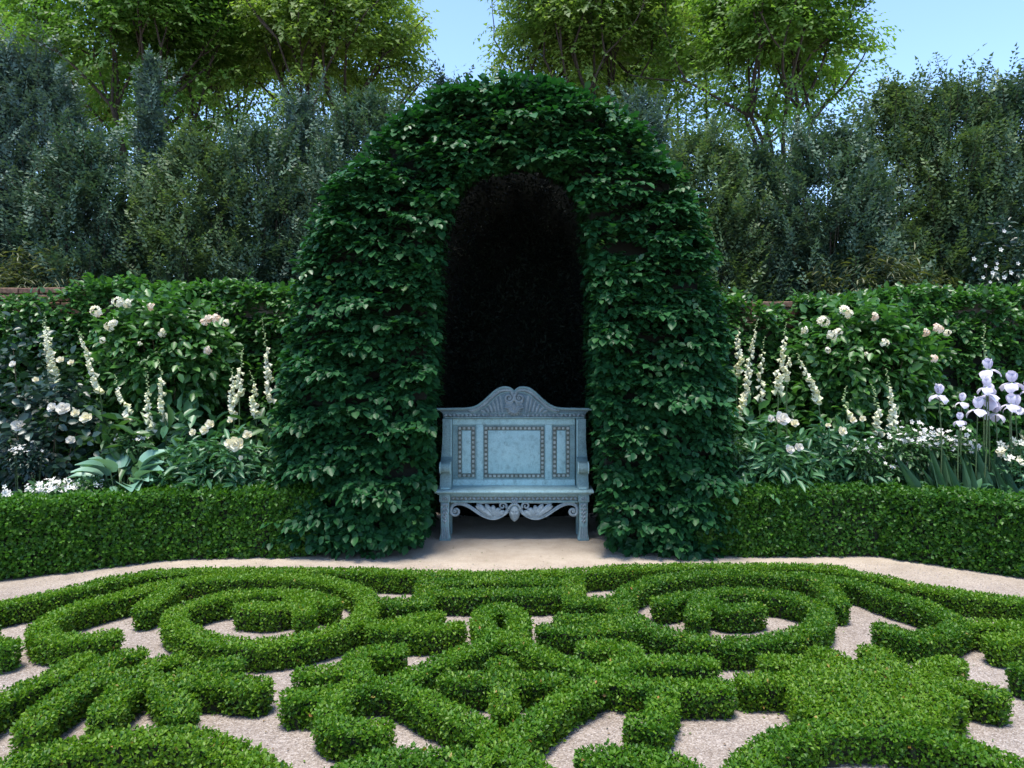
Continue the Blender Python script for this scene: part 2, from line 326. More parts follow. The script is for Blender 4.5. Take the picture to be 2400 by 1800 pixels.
# ------------------------------------------------------------------ clipped hedges over a ground-plan field
def hedge_field(paths, polys, x0, x1, y0, y1, res=.0125):
    nx, ny = int((x1-x0)/res)+1, int((y1-y0)/res)+1
    gx, gy = x0+np.arange(nx)*res, y0+np.arange(ny)*res
    S = np.full((ny, nx), 9.0, np.float32); O = np.zeros((ny, nx), np.int16); owners = []
    def put(o, d, sl):
        if o not in owners: owners.append(o)
        i = owners.index(o); m = d < S[sl]; S[sl][m] = d[m]; O[sl][m] = i
    for o, w, pts in paths:
        P = smooth_line(pts, 0 if o == 'h' else (1 if o == 'border' else 2))
        for a, b in zip(P[:-1], P[1:]):
            pad = .35
            ix0, ix1 = np.searchsorted(gx, [min(a[0], b[0])-pad, max(a[0], b[0])+pad]); iy0, iy1 = np.searchsorted(gy, [min(a[1], b[1])-pad, max(a[1], b[1])+pad])
            if ix1 <= ix0 or iy1 <= iy0: continue
            sl = (slice(iy0, iy1), slice(ix0, ix1)); X, Y = np.meshgrid(gx[ix0:ix1], gy[iy0:iy1])
            e = b-a; t = np.clip(((X-a[0])*e[0]+(Y-a[1])*e[1])/max(e @ e, 1e-9), 0, 1)
            put(o, np.hypot(X-a[0]-t*e[0], Y-a[1]-t*e[1])-w/2, sl)
    for o, poly in polys:
        X, Y = np.meshgrid(gx, gy); put(o, sdf_poly(np.c_[X.ravel(), Y.ravel()], poly).reshape(ny, nx), (slice(None), slice(None)))
    return dict(S=S, O=O, owners=owners, x0=x0, y0=y0, x1=x1, y1=y1, res=res, gy=np.gradient(S, res, axis=0), gx=np.gradient(S, res, axis=1))
def at_field(f, P, name):
    i = np.clip(((P[:, 1]-f['y0'])/f['res']+.5).astype(int), 0, f['S'].shape[0]-1); j = np.clip(((P[:, 0]-f['x0'])/f['res']+.5).astype(int), 0, f['S'].shape[1]-1)
    return f[name][i, j]
def hedge_leaves(f, h, leaf, dens_top, dens_side, bump=.006, round_r=.013):
    """leaf base points, normals and owners on the clipped surface"""
    A = (f['x1']-f['x0'])*(f['y1']-f['y0'])
    n = int(A*dens_top); P2 = np.c_[rng.uniform(f['x0'], f['x1'], n), rng.uniform(f['y0'], f['y1'], n)]
    s = at_field(f, P2, 'S'); k = s < -.004; P2, s = P2[k], s[k]
    z = h + bump*noise(np.c_[P2, 0*s], .22, 1) + bump*.6*noise(np.c_[P2, 0*s], .07, 2) - np.clip(round_r+s, 0, None)**2/round_r*1.1
    g = np.c_[at_field(f, P2, 'gx'), at_field(f, P2, 'gy')]
    tilt = np.clip((round_r+s)/round_r, 0, 1)[:, None]
    N1 = np.c_[g*tilt*1.0, np.ones(len(s))]
    P1 = np.c_[P2, z + rng.normal(0, leaf*.35, len(s)) - leaf*.75]
    n = int(A*dens_side/.03*h); P2 = np.c_[rng.uniform(f['x0'], f['x1'], n), rng.uniform(f['y0'], f['y1'], n)]
    s = at_field(f, P2, 'S'); k = np.abs(s+.004) < .015; P2, s = P2[k], s[k]
    g = np.c_[at_field(f, P2, 'gx'), at_field(f, P2, 'gy')]
    z = rng.uniform(.004, h-round_r*.3, len(s))
    off = -s-.010 + bump*noise(np.c_[P2, z], .16, 3) + rng.normal(0, leaf*.35, len(s)) - .02*np.exp(-z/.03)
    P3 = np.c_[P2+g*off[:, None], z]; N3 = np.c_[g, np.full(len(s), .25)]
    P = np.concatenate([P1, P3]); N = nrm(np.concatenate([N1, N3])); own = np.concatenate([at_field(f, P1[:, :2], 'O'), at_field(f, P3[:, :2]-0*P3[:, :2], 'O')])
    top = np.concatenate([np.ones(len(P1)), np.zeros(len(P3))])
    return P, N, own, top
def leafy(lm, P, N, leaf, mat, top, tmpl=T_SMALL, wd=.62, dry=0.0, spread=.75):
    n = len(P); s = leaf*rng.uniform(.7, 1.25, n)
    D = nrm(N*rng.uniform(.1, .9, (n, 1))*(1-.55*top[:, None]) + unit(n)*spread + np.array([0, 0, .25]))
    U = nrm(N*(1.0-.3*top[:, None]) + np.array([0, 0, 1.])*(.12+.6*top[:, None]) + unit(n)*(.6-.25*top[:, None]))
    base = np.clip(rng.normal(.42, .2, n) + .12*noise(P, .35, 4), 0, .99)
    if dry > 0:
        dm = (rng.random(n) < dry*(.3+1.5*(noise(P, .5, 6) > .35)))
        add_leaves(lm, P[dm], D[dm], U[dm], s[dm], wd, tmpl, 'dry_leaf'); m = ~dm
    else: m = np.ones(n, bool)
    add_leaves(lm, P[m], D[m], U[m], s[m], wd, tmpl, mat, base[m])
def core_columns(lm, f, owner, h, inset, mat, step=3):
    """the dark twiggy inside of a clipped hedge: closed columns on a coarse grid"""
    S = f['S'][::step, ::step]; O = f['O'][::step, ::step]; m = (S < -inset) & (O == owner); r = f['res']*step
    V, Fc = [], []
    ii, jj = np.nonzero(m); x = f['x0']+jj*r; y = f['y0']+ii*r; e = r/2; z1 = h-inset*1.1
    def quad(a, b, c, d):
        k = sum(len(v) for v in V); n = len(a); V.append(np.concatenate([a, b, c, d])); q = np.arange(n)+k
        Fc.append(np.concatenate([np.c_[q, q+n, q+2*n], np.c_[q, q+2*n, q+3*n]]))
    p = lambda dx, dy, z, s: np.c_[x[s]+dx, y[s]+dy, np.full(s.sum(), z)]
    al = np.ones(len(x), bool); quad(p(-e, -e, z1, al), p(e, -e, z1, al), p(e, e, z1, al), p(-e, e, z1, al))
    mp = np.pad(m, 1)
    for (di, dj, a, b) in ((0, 1, (e, -e), (e, e)), (0, -1, (-e, e), (-e, -e)), (1, 0, (e, e), (-e, e)), (-1, 0, (-e, -e), (e, -e))):
        s = ~mp[1+ii+di, 1+jj+dj]
        if s.any(): quad(p(*a, .003, s), p(*b, .003, s), p(*b, z1, s), p(*a, z1, s))
    if V: lm.add(np.concatenate(V), np.concatenate(Fc), mat)

KNOT = [('border', 0.128, [(-3.453, 4.188), (-3.286, 4.348), (-3.198, 4.454), (-3.136, 4.526), (-3.032, 4.627), (-2.92, 4.751), (-2.811, 4.897), (-2.743, 5.026), (-2.642, 5.083), (-2.537, 5.194), (-2.309, 5.231), (-1.903, 5.242), (-1.493, 5.242), (-1.081, 5.236), (-0.902, 5.208), (-0.654, 5.18), (-0.329, 5.166), (-0.086, 5.157), (0.32, 5.194), (0.486, 5.222), (0.741, 5.295), (0.948, 5.324), (1.373, 5.354), (1.792, 5.354), (2.122, 5.339), (2.356, 5.3), (2.363, 5.201), (2.541, 5.069), (2.679, 4.887), (2.834, 4.76), (2.997, 4.667), (3.175, 4.582), (3.371, 4.483), (3.671, 4.34), (3.919, 4.17)]), ('scroll_left', 0.128, [(-2.201, 4.033), (-2.307, 3.955), (-2.438, 3.966), (-2.541, 4.021), (-2.628, 4.108), (-2.663, 4.193), (-2.681, 4.306), (-2.657, 4.436), (-2.591, 4.564), (-2.508, 4.676), (-2.42, 4.793), (-2.385, 4.883), (-2.275, 4.977), (-2.079, 5.07), (-1.856, 5.11), (-1.531, 5.097), (-1.271, 5.016), (-1.042, 4.863), (-0.906, 4.672), (-0.865, 4.496), (-0.879, 4.256), (-0.975, 4.1), (-1.131, 3.972), (-1.322, 3.891), (-1.514, 3.915), (-1.667, 3.989), (-1.827, 4.109), (-1.943, 4.237), (-2.001, 4.393), (-1.961, 4.539), (-1.843, 4.672), (-1.722, 4.742), (-1.507, 4.766), (-1.304, 4.707), (-1.116, 4.572)]), ('scroll_left', 0.128, [(-1.337, 4.695), (-1.35, 4.539), (-1.443, 4.454), (-1.624, 4.492)]), ('scroll_left', 0.128, [(-1.324, 4.65), (-1.23, 4.393)]), ('scroll_left', 0.128, [(-2.238, 4.814), (-2.231, 4.627), (-2.231, 4.496)]), ('scroll_left', 0.128, [(-0.323, 4.154), (-0.488, 4.118), (-0.65, 4.127), (-0.764, 4.181)]), ('scroll_left', 0.128, [(-0.459, 4.333), (-0.601, 4.237), (-0.721, 4.163)]), ('cartouche', 0.128, [(-0.582, 5.152), (-0.555, 4.814), (-0.554, 4.561)]), ('cartouche', 0.128, [(-0.88, 4.583), (-0.72, 4.572), (-0.556, 4.572)]), ('cartouche', 0.128, [(0.436, 5.208), (0.401, 4.79), (0.383, 4.583)]), ('cartouche', 0.128, [(0.384, 4.587), (0.609, 4.609), (0.713, 4.672)]), ('cartouche', 0.128, [(-0.562, 4.938), (-0.395, 4.985), (-0.084, 5.029), (0.308, 4.99), (0.415, 4.964)]), ('cartouche', 0.128, [(-0.542, 4.766), (-0.377, 4.752), (-0.079, 4.752), (0.219, 4.761), (0.4, 4.778)]), ('scroll_right', 0.128, [(2.089, 4.138), (2.144, 4.011), (2.275, 4.021), (2.426, 4.085), (2.525, 4.169), (2.554, 4.277), (2.545, 4.436), (2.487, 4.586), (2.387, 4.745), (2.361, 4.883), (2.263, 5.003), (2.105, 5.097), (1.881, 5.138), (1.653, 5.18), (1.406, 5.166), (1.154, 5.124), (0.933, 5.016), (0.771, 4.838), (0.669, 4.605), (0.645, 4.393), (0.718, 4.218), (0.822, 4.074), (0.959, 3.981), (1.129, 3.923), (1.319, 3.94), (1.539, 4.031), (1.722, 4.168), (1.831, 4.333), (1.866, 4.518), (1.784, 4.672), (1.596, 4.766), (1.378, 4.79), (1.173, 4.719), (1.009, 4.645), (0.926, 4.594)]), ('scroll_right', 0.128, [(1.232, 4.719), (1.213, 4.561), (1.271, 4.465), (1.383, 4.444), (1.474, 4.486)]), ('scroll_right', 0.128, [(1.213, 4.672), (1.132, 4.496), (1.086, 4.353)]), ('scroll_right', 0.128, [(2.094, 5.07), (2.085, 4.863), (2.022, 4.583)]), ('scroll_right', 0.128, [(0.203, 4.127), (0.381, 4.092), (0.578, 4.127), (0.706, 4.2)]), ('scroll_right', 0.128, [(0.305, 4.294), (0.527, 4.237), (0.705, 4.313)]), ('centre', 0.116, [(0.015, 4.074), (0.048, 4.181), (0.043, 4.313), (0.003, 4.444), (-0.075, 4.496), (-0.157, 4.434), (-0.186, 4.294), (-0.167, 4.163), (-0.112, 4.057), (-0.016, 3.972)]), ('centre', 0.116, [(0.015, 4.074), (-0.066, 3.997), (-0.185, 3.868), (-0.297, 3.746), (-0.4, 3.618), (-0.497, 3.499), (-0.567, 3.43), (-0.625, 3.428), (-0.746, 3.368), (-0.863, 3.309), (-0.978, 3.304)]), ('centre', 0.116, [(-0.773, 3.353), (-0.785, 3.203), (-0.771, 3.082), (-0.689, 3.024), (-0.544, 3.027)]), ('centre', 0.116, [(-0.598, 3.829), (-0.721, 3.816), (-0.791, 3.748), (-0.78, 3.629), (-0.702, 3.475)]), ('centre', 0.116, [(-0.756, 3.629), (-0.863, 3.578), (-0.993, 3.545)]), ('centre', 0.116, [(-0.112, 4.057), (-0.016, 3.972), (0.116, 3.829), (0.228, 3.696), (0.336, 3.612), (0.413, 3.539), (0.491, 3.464), (0.618, 3.418), (0.79, 3.393), (0.964, 3.398)]), ('centre', 0.116, [(0.709, 3.382), (0.656, 3.212), (0.601, 3.082), (0.583, 3.049)]), ('centre', 0.116, [(0.596, 3.074), (0.526, 3.066)]), ('centre', 0.116, [(0.398, 3.868), (0.523, 3.895), (0.623, 3.837), (0.613, 3.739), (0.54, 3.681), (0.455, 3.539)]), ('centre', 0.116, [(0.967, 3.658), (0.858, 3.681), (0.665, 3.681), (0.537, 3.623), (0.455, 3.539)]), ('centre', 0.116, [(-0.565, 3.418), (-0.446, 3.328), (-0.358, 3.238), (-0.249, 3.147), (-0.146, 3.037), (-0.072, 2.93), (-0.003, 2.838), (0.062, 2.756), (0.103, 2.687), (0.161, 2.61)]), ('centre', 0.116, [(0.403, 3.461), (0.285, 3.346), (0.172, 3.2), (0.069, 3.042), (-0.012, 2.93), (-0.07, 2.855), (-0.133, 2.764), (-0.171, 2.69), (-0.214, 2.602)]), ('star', 0.115, [(-0.055, 3.674), (-0.041, 3.436), (-0.028, 3.184)]), ('star', 0.115, [(-0.287, 3.48), (-0.167, 3.48), (-0.041, 3.474), (0.215, 3.48)]), ('front_left', 0.128, [(-0.66, 2.624), (-0.575, 2.706), (-0.48, 2.773), (-0.376, 2.801), (-0.266, 2.797), (-0.184, 2.753)]), ('front_right', 0.128, [(0.308, 2.793), (0.397, 2.806), (0.505, 2.793), (0.603, 2.743), (0.646, 2.697), (0.683, 2.635)]), ('rosette_left', 0.128, [(-2.273, 3.138), (-2.272, 3.278), (-2.22, 3.395), (-2.167, 3.507), (-2.177, 3.634), (-2.161, 3.705)]), ('rosette_left', 0.128, [(-1.932, 3.767), (-2.002, 3.734), (-2.015, 3.62), (-1.987, 3.482), (-1.998, 3.336), (-2.011, 3.191), (-1.977, 3.038)]), ('rosette_left', 0.128, [(-1.681, 3.695), (-1.774, 3.648), (-1.784, 3.533), (-1.774, 3.407), (-1.754, 3.223), (-1.745, 3.169)]), ('rosette_left', 0.128, [(-1.987, 3.482), (-1.881, 3.507), (-1.782, 3.475), (-1.58, 3.45), (-1.371, 3.466), (-1.218, 3.419), (-1.174, 3.423)]), ('rosette_left', 0.128, [(-1.396, 3.662), (-1.494, 3.634), (-1.541, 3.546), (-1.572, 3.456)]), ('rosette_left', 0.128, [(-1.625, 3.432), (-1.502, 3.278), (-1.412, 3.169)]), ('arc_left', 0.128, [(-1.918, 2.593), (-1.894, 2.672), (-1.852, 2.734), (-1.784, 2.831), (-1.646, 2.9), (-1.487, 2.945), (-1.354, 2.955), (-1.2, 2.919), (-1.054, 2.835), (-0.93, 2.73), (-0.825, 2.628)]), ('edge_left', 0.128, [(-2.662, 3.886), (-2.806, 3.942), (-2.924, 3.909)]), ('border_left_spur', 0.128, [(-3.118, 4.258), (-2.914, 4.112), (-2.924, 3.909)]), ('rosette_right', 0.128, [(1.302, 3.69), (1.423, 3.69), (1.49, 3.613)]), ('rosette_right', 0.128, [(1.107, 3.47), (1.22, 3.48), (1.323, 3.454)]), ('rosette_right', 0.128, [(1.593, 3.793), (1.635, 3.712), (1.636, 3.586)]), ('rosette_right', 0.128, [(1.864, 3.823), (1.889, 3.697), (1.861, 3.586)]), ('rosette_right', 0.128, [(2.181, 3.662), (2.041, 3.607), (1.902, 3.507)]), ('rosette_right', 0.128, [(1.909, 3.52), (2.029, 3.444), (2.115, 3.365), (2.175, 3.336)]), ('rosette_right', 0.128, [(1.835, 3.336), (1.906, 3.278), (1.922, 3.245)]), ('arc_right', 0.128, [(0.768, 2.607), (0.854, 2.71), (0.964, 2.848), (1.093, 2.954), (1.229, 3.005), (1.427, 3.024), (1.582, 3.005), (1.704, 2.931), (1.787, 2.844), (1.843, 2.761), (1.899, 2.688), (1.954, 2.593)]), ('edge_right_far', 0.128, [(2.596, 4.193), (2.764, 4.189), (2.941, 4.162), (3.112, 4.129)]), ('edge_right_near', 0.128, [(2.605, 3.958), (2.733, 4.0), (2.908, 3.983)]), ('edge_right_low', 0.128, [(2.484, 3.586), (2.552, 3.533)])]
FILL = [(1.314, 3.55), (1.497, 3.632), (1.67, 3.66), (1.863, 3.703), (1.925, 3.55), (1.975, 3.397), (1.945, 3.257), (1.896, 3.159), (1.785, 3.086), (1.727, 3.027), (1.492, 3.013), (1.327, 3.013), (1.301, 3.086), (1.228, 3.159), (1.248, 3.302), (1.27, 3.447)]
KH = .145
kf = hedge_field(KNOT, [('rosette_right', FILL)], -4.2, 4.2, 2.45, 5.65)
KNOT_LABEL = {
 'border': 'long straight edging hedge along the back of the knot garden beside the gravel path',
 'scroll_left': 'large spiral scroll of clipped box in the left half of the knot garden',
 'scroll_right': 'large spiral scroll of clipped box in the right half of the knot garden',
 'cartouche': 'ladder-like clipped box frame with two bars, centred in front of the bench',
 'centre': 'interlaced clipped box knot with a keyhole loop and crossing diagonals in the centre',
 'star': 'small cross-shaped clipped box hedge enclosed by the diagonals of the central knot',
 'rosette_left': 'clipped box rosette with open branching arms in front of the left spiral',
 'rosette_right': 'clipped box rosette with a wide solid flat top in front of the right spiral',
 'arc_left': 'curved clipped box hedge arching along the bottom left of the photo, nearest the camera',
 'arc_right': 'curved clipped box hedge arching along the bottom right below the solid rosette',
 'front_left': 'short clipped box hedge at the bottom edge, just left of the crossing diagonals',
 'front_right': 'short clipped box hedge at the bottom edge, just right of the crossing diagonals',
 'edge_left': 'rounded box hedge end cut off by the left edge of the photo',
 'border_left_spur': 'low box spur joining the edging hedge at the far left edge of the photo',
 'edge_right_far': 'straight box hedge running off the right edge behind the blunt hedge block',
 'edge_right_near': 'blunt box hedge block cut off by the right edge of the photo',
 'edge_right_low': 'small box hedge corner low at the right edge, in front of the blunt block',
}
P, N, own, top = hedge_leaves(kf, KH, .02, 22000, 18000)
for i, o in enumerate(kf['owners']):
    k = own == i; c = P[k][:, :2].mean(0); lm = LM()
    leafy(lm, P[k], N[k], .019, 'box_leaf', top[k], dry=.004)
    core_columns(lm, kf, i, KH, .027, 'box_twig', 2)
    ob = lm.build('box_hedge', off=(c[0], c[1], 0)); ob.location = (c[0], c[1], 0)
    tag(ob, KNOT_LABEL[o], 'hedge', 'low clipped box hedges of the knot garden')

# ------------------------------------------------------------------ low border hedges in front of the flower beds
def border_hedge(pts, w, h, label, x0, x1, y0, y1):
    f = hedge_field([('h', w, pts)], [], x0, x1, y0, y1, .02)
    P, N, own, top = hedge_leaves(f, h, .034, 9500, 8200, bump=.02, round_r=.07)
    lm = LM(); leafy(lm, P, N, .036, 'border_leaf', top, wd=.66)
    core_columns(lm, f, 0, h, .04, 'box_twig', 2)
    c = P[:, :2].mean(0); ob = lm.build('border_hedge', off=(c[0], c[1], 0)); ob.location = (c[0], c[1], 0)
    tag(ob, label, 'hedge', 'knee-high hedges edging the flower beds')
border_hedge([(-5.9, 4.4), (-3.85, 5.60), (-2.80, 6.20), (-1.75, 6.28)], .36, .57, 'knee-high clipped hedge edging the left flower bed, left of the ivy-green arch', -6.2, -1.4, 4.0, 6.7)
border_hedge([(1.65, 6.28), (3.08, 6.30), (3.90, 5.66), (5.9, 4.0)], .36, .585, 'knee-high clipped hedge with a bent corner edging the right flower bed', 1.3, 6.2, 3.6, 6.7)

# ------------------------------------------------------------------ leafy sprays
def sprays(C, O, n, L, leaf, up=.75, out=.7, droop=.25, jit=.6):
    """flat twigs of alternate leaves: centres C, outward directions O"""
    m = len(C); T = nrm(O*out + unit(m)*jit + np.array([0, 0, -.12])); U = nrm(np.array([0, 0, up]) + O*.5 + unit(m)*.32)
    U = nrm(U - T*np.sum(U*T, 1, keepdims=True)); Sd = np.cross(T, U)
    P, D, N, S = [], [], [], []
    for i in range(n):
        u = i/(n-1) if n > 1 else 1
        a = 0 if i == n-1 else (1 if i % 2 else -1)*math.radians(58)
        a = a + rng.normal(0, .22, m)
        P.append(C + T*(L*(u-.7)) + unit(m)*leaf*.12); d = T*np.cos(a)[:, None] + Sd*np.sin(a)[:, None]
        D.append(d + np.array([0, 0, -droop])*rng.uniform(.2, 1.6, (m, 1))); N.append(U + unit(m)*.28)
        S.append(leaf*rng.uniform(.7, 1.2, m)*(1 if i < n-1 else 1.15))
    return np.concatenate(P), np.concatenate(D), np.concatenate(N), np.concatenate(S)
def split_parts(root, lm, P, D, N, S, Wd, tmpl, mat, n_parts, mask=None, name='leaf', base=None):
    idx = np.arange(len(P)) if mask is None else np.nonzero(mask)[0]
    pick = rng.choice(idx, min(n_parts, len(idx)), replace=False); k = np.ones(len(P), bool); k[pick] = False
    leaf_parts(root, name, P[pick], D[pick], N[pick], S[pick], Wd, tmpl, mat)
    add_leaves(lm, P[k], D[k], N[k], S[k], Wd, tmpl, mat, None if base is None else base[k])

# ------------------------------------------------------------------ the green arch
ARCH = [(-2.008, -0.113), (-2.008, 0.388), (-1.988, 0.966), (-1.931, 1.544), (-1.834, 2.16), (-1.757, 2.546), (-1.603, 2.892), (-1.41, 3.162), (-1.179, 3.432), (-0.948, 3.663), (-0.678, 3.856), (-0.37, 3.964), (0.015, 4.01), (0.401, 3.971), (0.709, 3.856), (1.017, 3.644), (1.248, 3.432), (1.48, 3.085), (1.615, 2.7), (1.692, 2.314), (1.788, 1.852), (1.827, 1.351), (1.827, 0.773), (1.827, 0.388), (1.865, -0.113)]
NICHE = [(-0.775, -0.152), (-0.709, 0.311), (-0.694, 0.58), (-0.686, 1.158), (-0.663, 1.621), (-0.64, 2.237), (-0.624, 2.623), (-0.539, 2.912), (-0.362, 3.116), (-0.185, 3.224), (0.015, 3.262), (0.254, 3.231), (0.462, 3.116), (0.601, 2.912), (0.651, 2.623), (0.686, 2.237), (0.701, 1.621), (0.724, 1.158), (0.74, 0.58), (0.771, 0.311), (0.863, -0.152)]
AY0, AY1 = 6.12, 7.5
def arch_sdf(Q): return np.maximum(sdf_poly(Q, ARCH), -sdf_poly(Q, NICHE))
def poly_line_pts(poly, n):
    A = np.asarray(poly, float); Bp = np.roll(A, -1, 0); L = np.hypot(*(Bp-A).T); c = np.r_[0, np.cumsum(L)]
    t = rng.uniform(0, c[-1], n); k = np.searchsorted(c, t)-1; u = (t-c[k])/L[k]; e = (Bp-A)[k]/L[k][:, None]
    return A[k]+(Bp-A)[k]*u[:, None], np.c_[e[:, 1], -e[:, 0]]
def build_arch():
    root = empty('green_arch', (0, 6.8, 0)); lm = LM()
    tag(root, 'tall clipped arch of glossy dark green leaves framing the blue bench', 'hedge arch')
    # shelves: short level branches, each carrying a row of sprays that overlap like slates, with dark gaps between
    n = 4000; Q = np.c_[rng.uniform(-2.05, 1.95, n), rng.uniform(.04, 4.05, n)]; s = arch_sdf(Q); k = s < .01; Q, s = Q[k], s[k]
    P3 = np.c_[Q[:, 0], 0*s, Q[:, 1]]; nz = noise(P3, .42, 1, (.7, 1, 1.6)) + .5*noise(P3, .18, 2, (.6, 1, 1.8))
    keep = rng.random(len(s)) < np.clip(.62+.75*nz, .10, 1); Q, s, nz = Q[keep], s[keep], nz[keep]
    so = sdf_poly(Q, ARCH); y = AY0 + .16*np.exp(so/.16) - .13*nz + .10*np.exp(s/.08)
    m = 8; ln = rng.uniform(.10, .26, len(s)); sl = rng.uniform(-.28, .28, len(s)); u = rng.uniform(-1, 1, (len(s), m)); w = rng.uniform(0, 1, (len(s), m))**1.3
    C1 = np.stack([Q[:, 0, None]+u*ln[:, None], y[:, None]+.11*w-.05+.5*np.abs(u)*ln[:, None]*.3, Q[:, 1, None]+u*ln[:, None]*sl[:, None]+.035*(w-.5)+rng.normal(0, .012, u.shape)], 2).reshape(-1, 3)
    ok = arch_sdf(C1[:, [0, 2]]) < .02; C1 = C1[ok]; O1 = np.tile([0., -1, .05], (len(C1), 1)) + np.c_[u.ravel()[ok]*.5, 0*C1[:, 0], 0*C1[:, 0]]
    sm = sdf_poly(C1[:, [0, 2]], ARCH)[:, None]; side = np.c_[C1[:, 0]*.25, 0*C1[:, 0], (C1[:, 2]-2.2)*.2]; O1 = nrm(O1 + side*np.exp(sm/.25)*1.6)
    n = 5600; q, nn = poly_line_pts(ARCH, n); k = q[:, 1] > .03; q, nn = q[k], nn[k]
    sg = np.sign(np.sum(nn*(q-np.array([0, 1.6])), 1))[:, None]; nn = nn*sg
    yy = rng.uniform(AY0+.02, AY1, len(q)); P3 = np.c_[q[:, 0], yy, q[:, 1]]; off = -.05+.07*noise(P3, .4, 3)
    C2 = np.c_[q[:, 0]+nn[:, 0]*off, yy, q[:, 1]+nn[:, 1]*off]; O2 = np.c_[nn[:, 0], 0*yy-.15, nn[:, 1]+.1]
    n = 3000; q, nn = poly_line_pts(NICHE, n); k = q[:, 1] > .03; q, nn = q[k], nn[k]
    sg = np.sign(np.sum(nn*(np.array([0, 1.6])-q), 1))[:, None]; nn = nn*sg
    yy = rng.uniform(AY0+.08, AY1, len(q)); C3 = np.c_[q[:, 0]-nn[:, 0]*.085, yy, q[:, 1]-nn[:, 1]*.085+np.clip((q[:, 1]-2.2)/.8, 0, 1)*np.clip(yy-AY0-.05, 0, 9)*.22]; O3 = np.c_[nn[:, 0], 0*yy-.4, nn[:, 1]]
    for C, O, part in ((C1, O1, 300), (C2, O2, 0), (C3, O3, 0)):
        P, D, N, S = sprays(C, O, 5, .11, .060, up=1.5, droop=.30, jit=.4); S = S*rng.uniform(.75, 1.25, len(S))
        ok = (P[:, 2] > .01); P, D, N, S = P[ok], D[ok], N[ok], S[ok]
        base = np.clip(rng.normal(.45, .22, len(P)) + .2*noise(P, .5, 5), 0, .99)
        if part:
            split_parts(root, lm, P, D, N, S*1.0, 1.0, T_OVAL, 'arch_leaf', part, P[:, 1] < AY0-.03, base=base)
        else: add_leaves(lm, P, D, N, S, 1.0, T_OVAL, 'arch_leaf', base)
    # fresh pale shoots here and there
    q = np.c_[rng.uniform(-1.7, 1.6, 400), rng.uniform(.3, 3.95, 400)]; q = q[arch_sdf(q) < -.05][:46]; q[0] = (-.13, 3.55); q[1] = (-.08, 3.60); q[2] = (-.17, 3.63)
    C = np.c_[q[:, 0], np.full(len(q), AY0-.08), q[:, 1]]; P, D, N, S = sprays(C, np.tile([0, -1, .3], (len(C), 1)), 6, .15, .055, up=.8, jit=.7)
    add_leaves(lm, P, D, N, S, .8, T_LEAF, 'mid_leaf')
    fo = lm.build('foliage', root, off=root.location); fo['kind'] = 'stuff'
    # dark inner framework of twigs: a closed shell set in from every clipped face
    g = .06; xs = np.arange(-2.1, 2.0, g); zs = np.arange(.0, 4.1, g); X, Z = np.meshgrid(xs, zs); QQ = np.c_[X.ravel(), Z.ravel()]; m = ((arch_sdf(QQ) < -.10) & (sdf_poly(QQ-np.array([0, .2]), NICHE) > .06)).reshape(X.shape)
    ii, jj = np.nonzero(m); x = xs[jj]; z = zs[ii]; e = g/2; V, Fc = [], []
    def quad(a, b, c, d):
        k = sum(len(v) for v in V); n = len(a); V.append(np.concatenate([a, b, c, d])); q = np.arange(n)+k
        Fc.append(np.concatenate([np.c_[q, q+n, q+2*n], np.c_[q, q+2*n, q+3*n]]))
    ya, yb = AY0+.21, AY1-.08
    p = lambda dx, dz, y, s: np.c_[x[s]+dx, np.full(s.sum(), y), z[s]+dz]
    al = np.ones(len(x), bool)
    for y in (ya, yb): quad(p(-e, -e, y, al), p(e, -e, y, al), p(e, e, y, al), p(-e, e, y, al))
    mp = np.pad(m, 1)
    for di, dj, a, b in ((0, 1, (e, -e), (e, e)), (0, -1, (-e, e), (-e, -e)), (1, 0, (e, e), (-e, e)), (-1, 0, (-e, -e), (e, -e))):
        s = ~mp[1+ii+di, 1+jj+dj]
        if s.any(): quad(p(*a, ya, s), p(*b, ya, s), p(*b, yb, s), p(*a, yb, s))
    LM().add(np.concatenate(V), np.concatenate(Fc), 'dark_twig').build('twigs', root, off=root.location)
build_arch()

# ------------------------------------------------------------------ dark yew filling the back of the niche
def build_yew():
    root = empty('yew_bush', (.03, 7.9, 0)); lm = LM()
    tag(root, 'almost black clipped yew filling the shaded niche behind the bench', 'yew')
    n = 22000; q = np.c_[rng.uniform(-.95, 1.0, n), rng.uniform(.02, 4.05, n)]
    cx = .03; top = 3.98 - .9*np.abs((q[:, 0]-cx)/.95)**2.6; k = q[:, 1] < top; q, top = q[k], top[k]
    y = 7.56 + .10*noise(np.c_[q[:, 0], 0*q[:, 0], q[:, 1]], .5, 2) + .35*np.exp(-(top-q[:, 1])/.12) + rng.uniform(0, .08, len(q))
    P = np.c_[q[:, 0], y, q[:, 1]]; D = unit(len(P)) + np.array([0, -.6, .4]); N = unit(len(P)) + np.array([0, -.5, .6])
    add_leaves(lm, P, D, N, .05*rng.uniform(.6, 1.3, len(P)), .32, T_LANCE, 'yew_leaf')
    fo = lm.build('foliage', root, off=root.location); fo['kind'] = 'stuff'
    V, Fc = [], []; nu, nv = 24, 20
    for i in range(nv+1):
        for j in range(nu):
            th = 2*math.pi*j/nu; v = i/nv; r = math.sqrt(max(0, 1-max(0, (v-.72)/.28)**2.4))
            V.append((cx+.93*r*math.cos(th), 8.06+.42*r*math.sin(th), 3.86*v))
    for i in range(nv):
        for j in range(nu):
            a, b = i*nu+j, i*nu+(j+1) % nu; Fc += [(a, b, b+nu), (a, b+nu, a+nu)]
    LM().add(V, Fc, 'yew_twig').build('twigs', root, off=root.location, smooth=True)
build_yew()

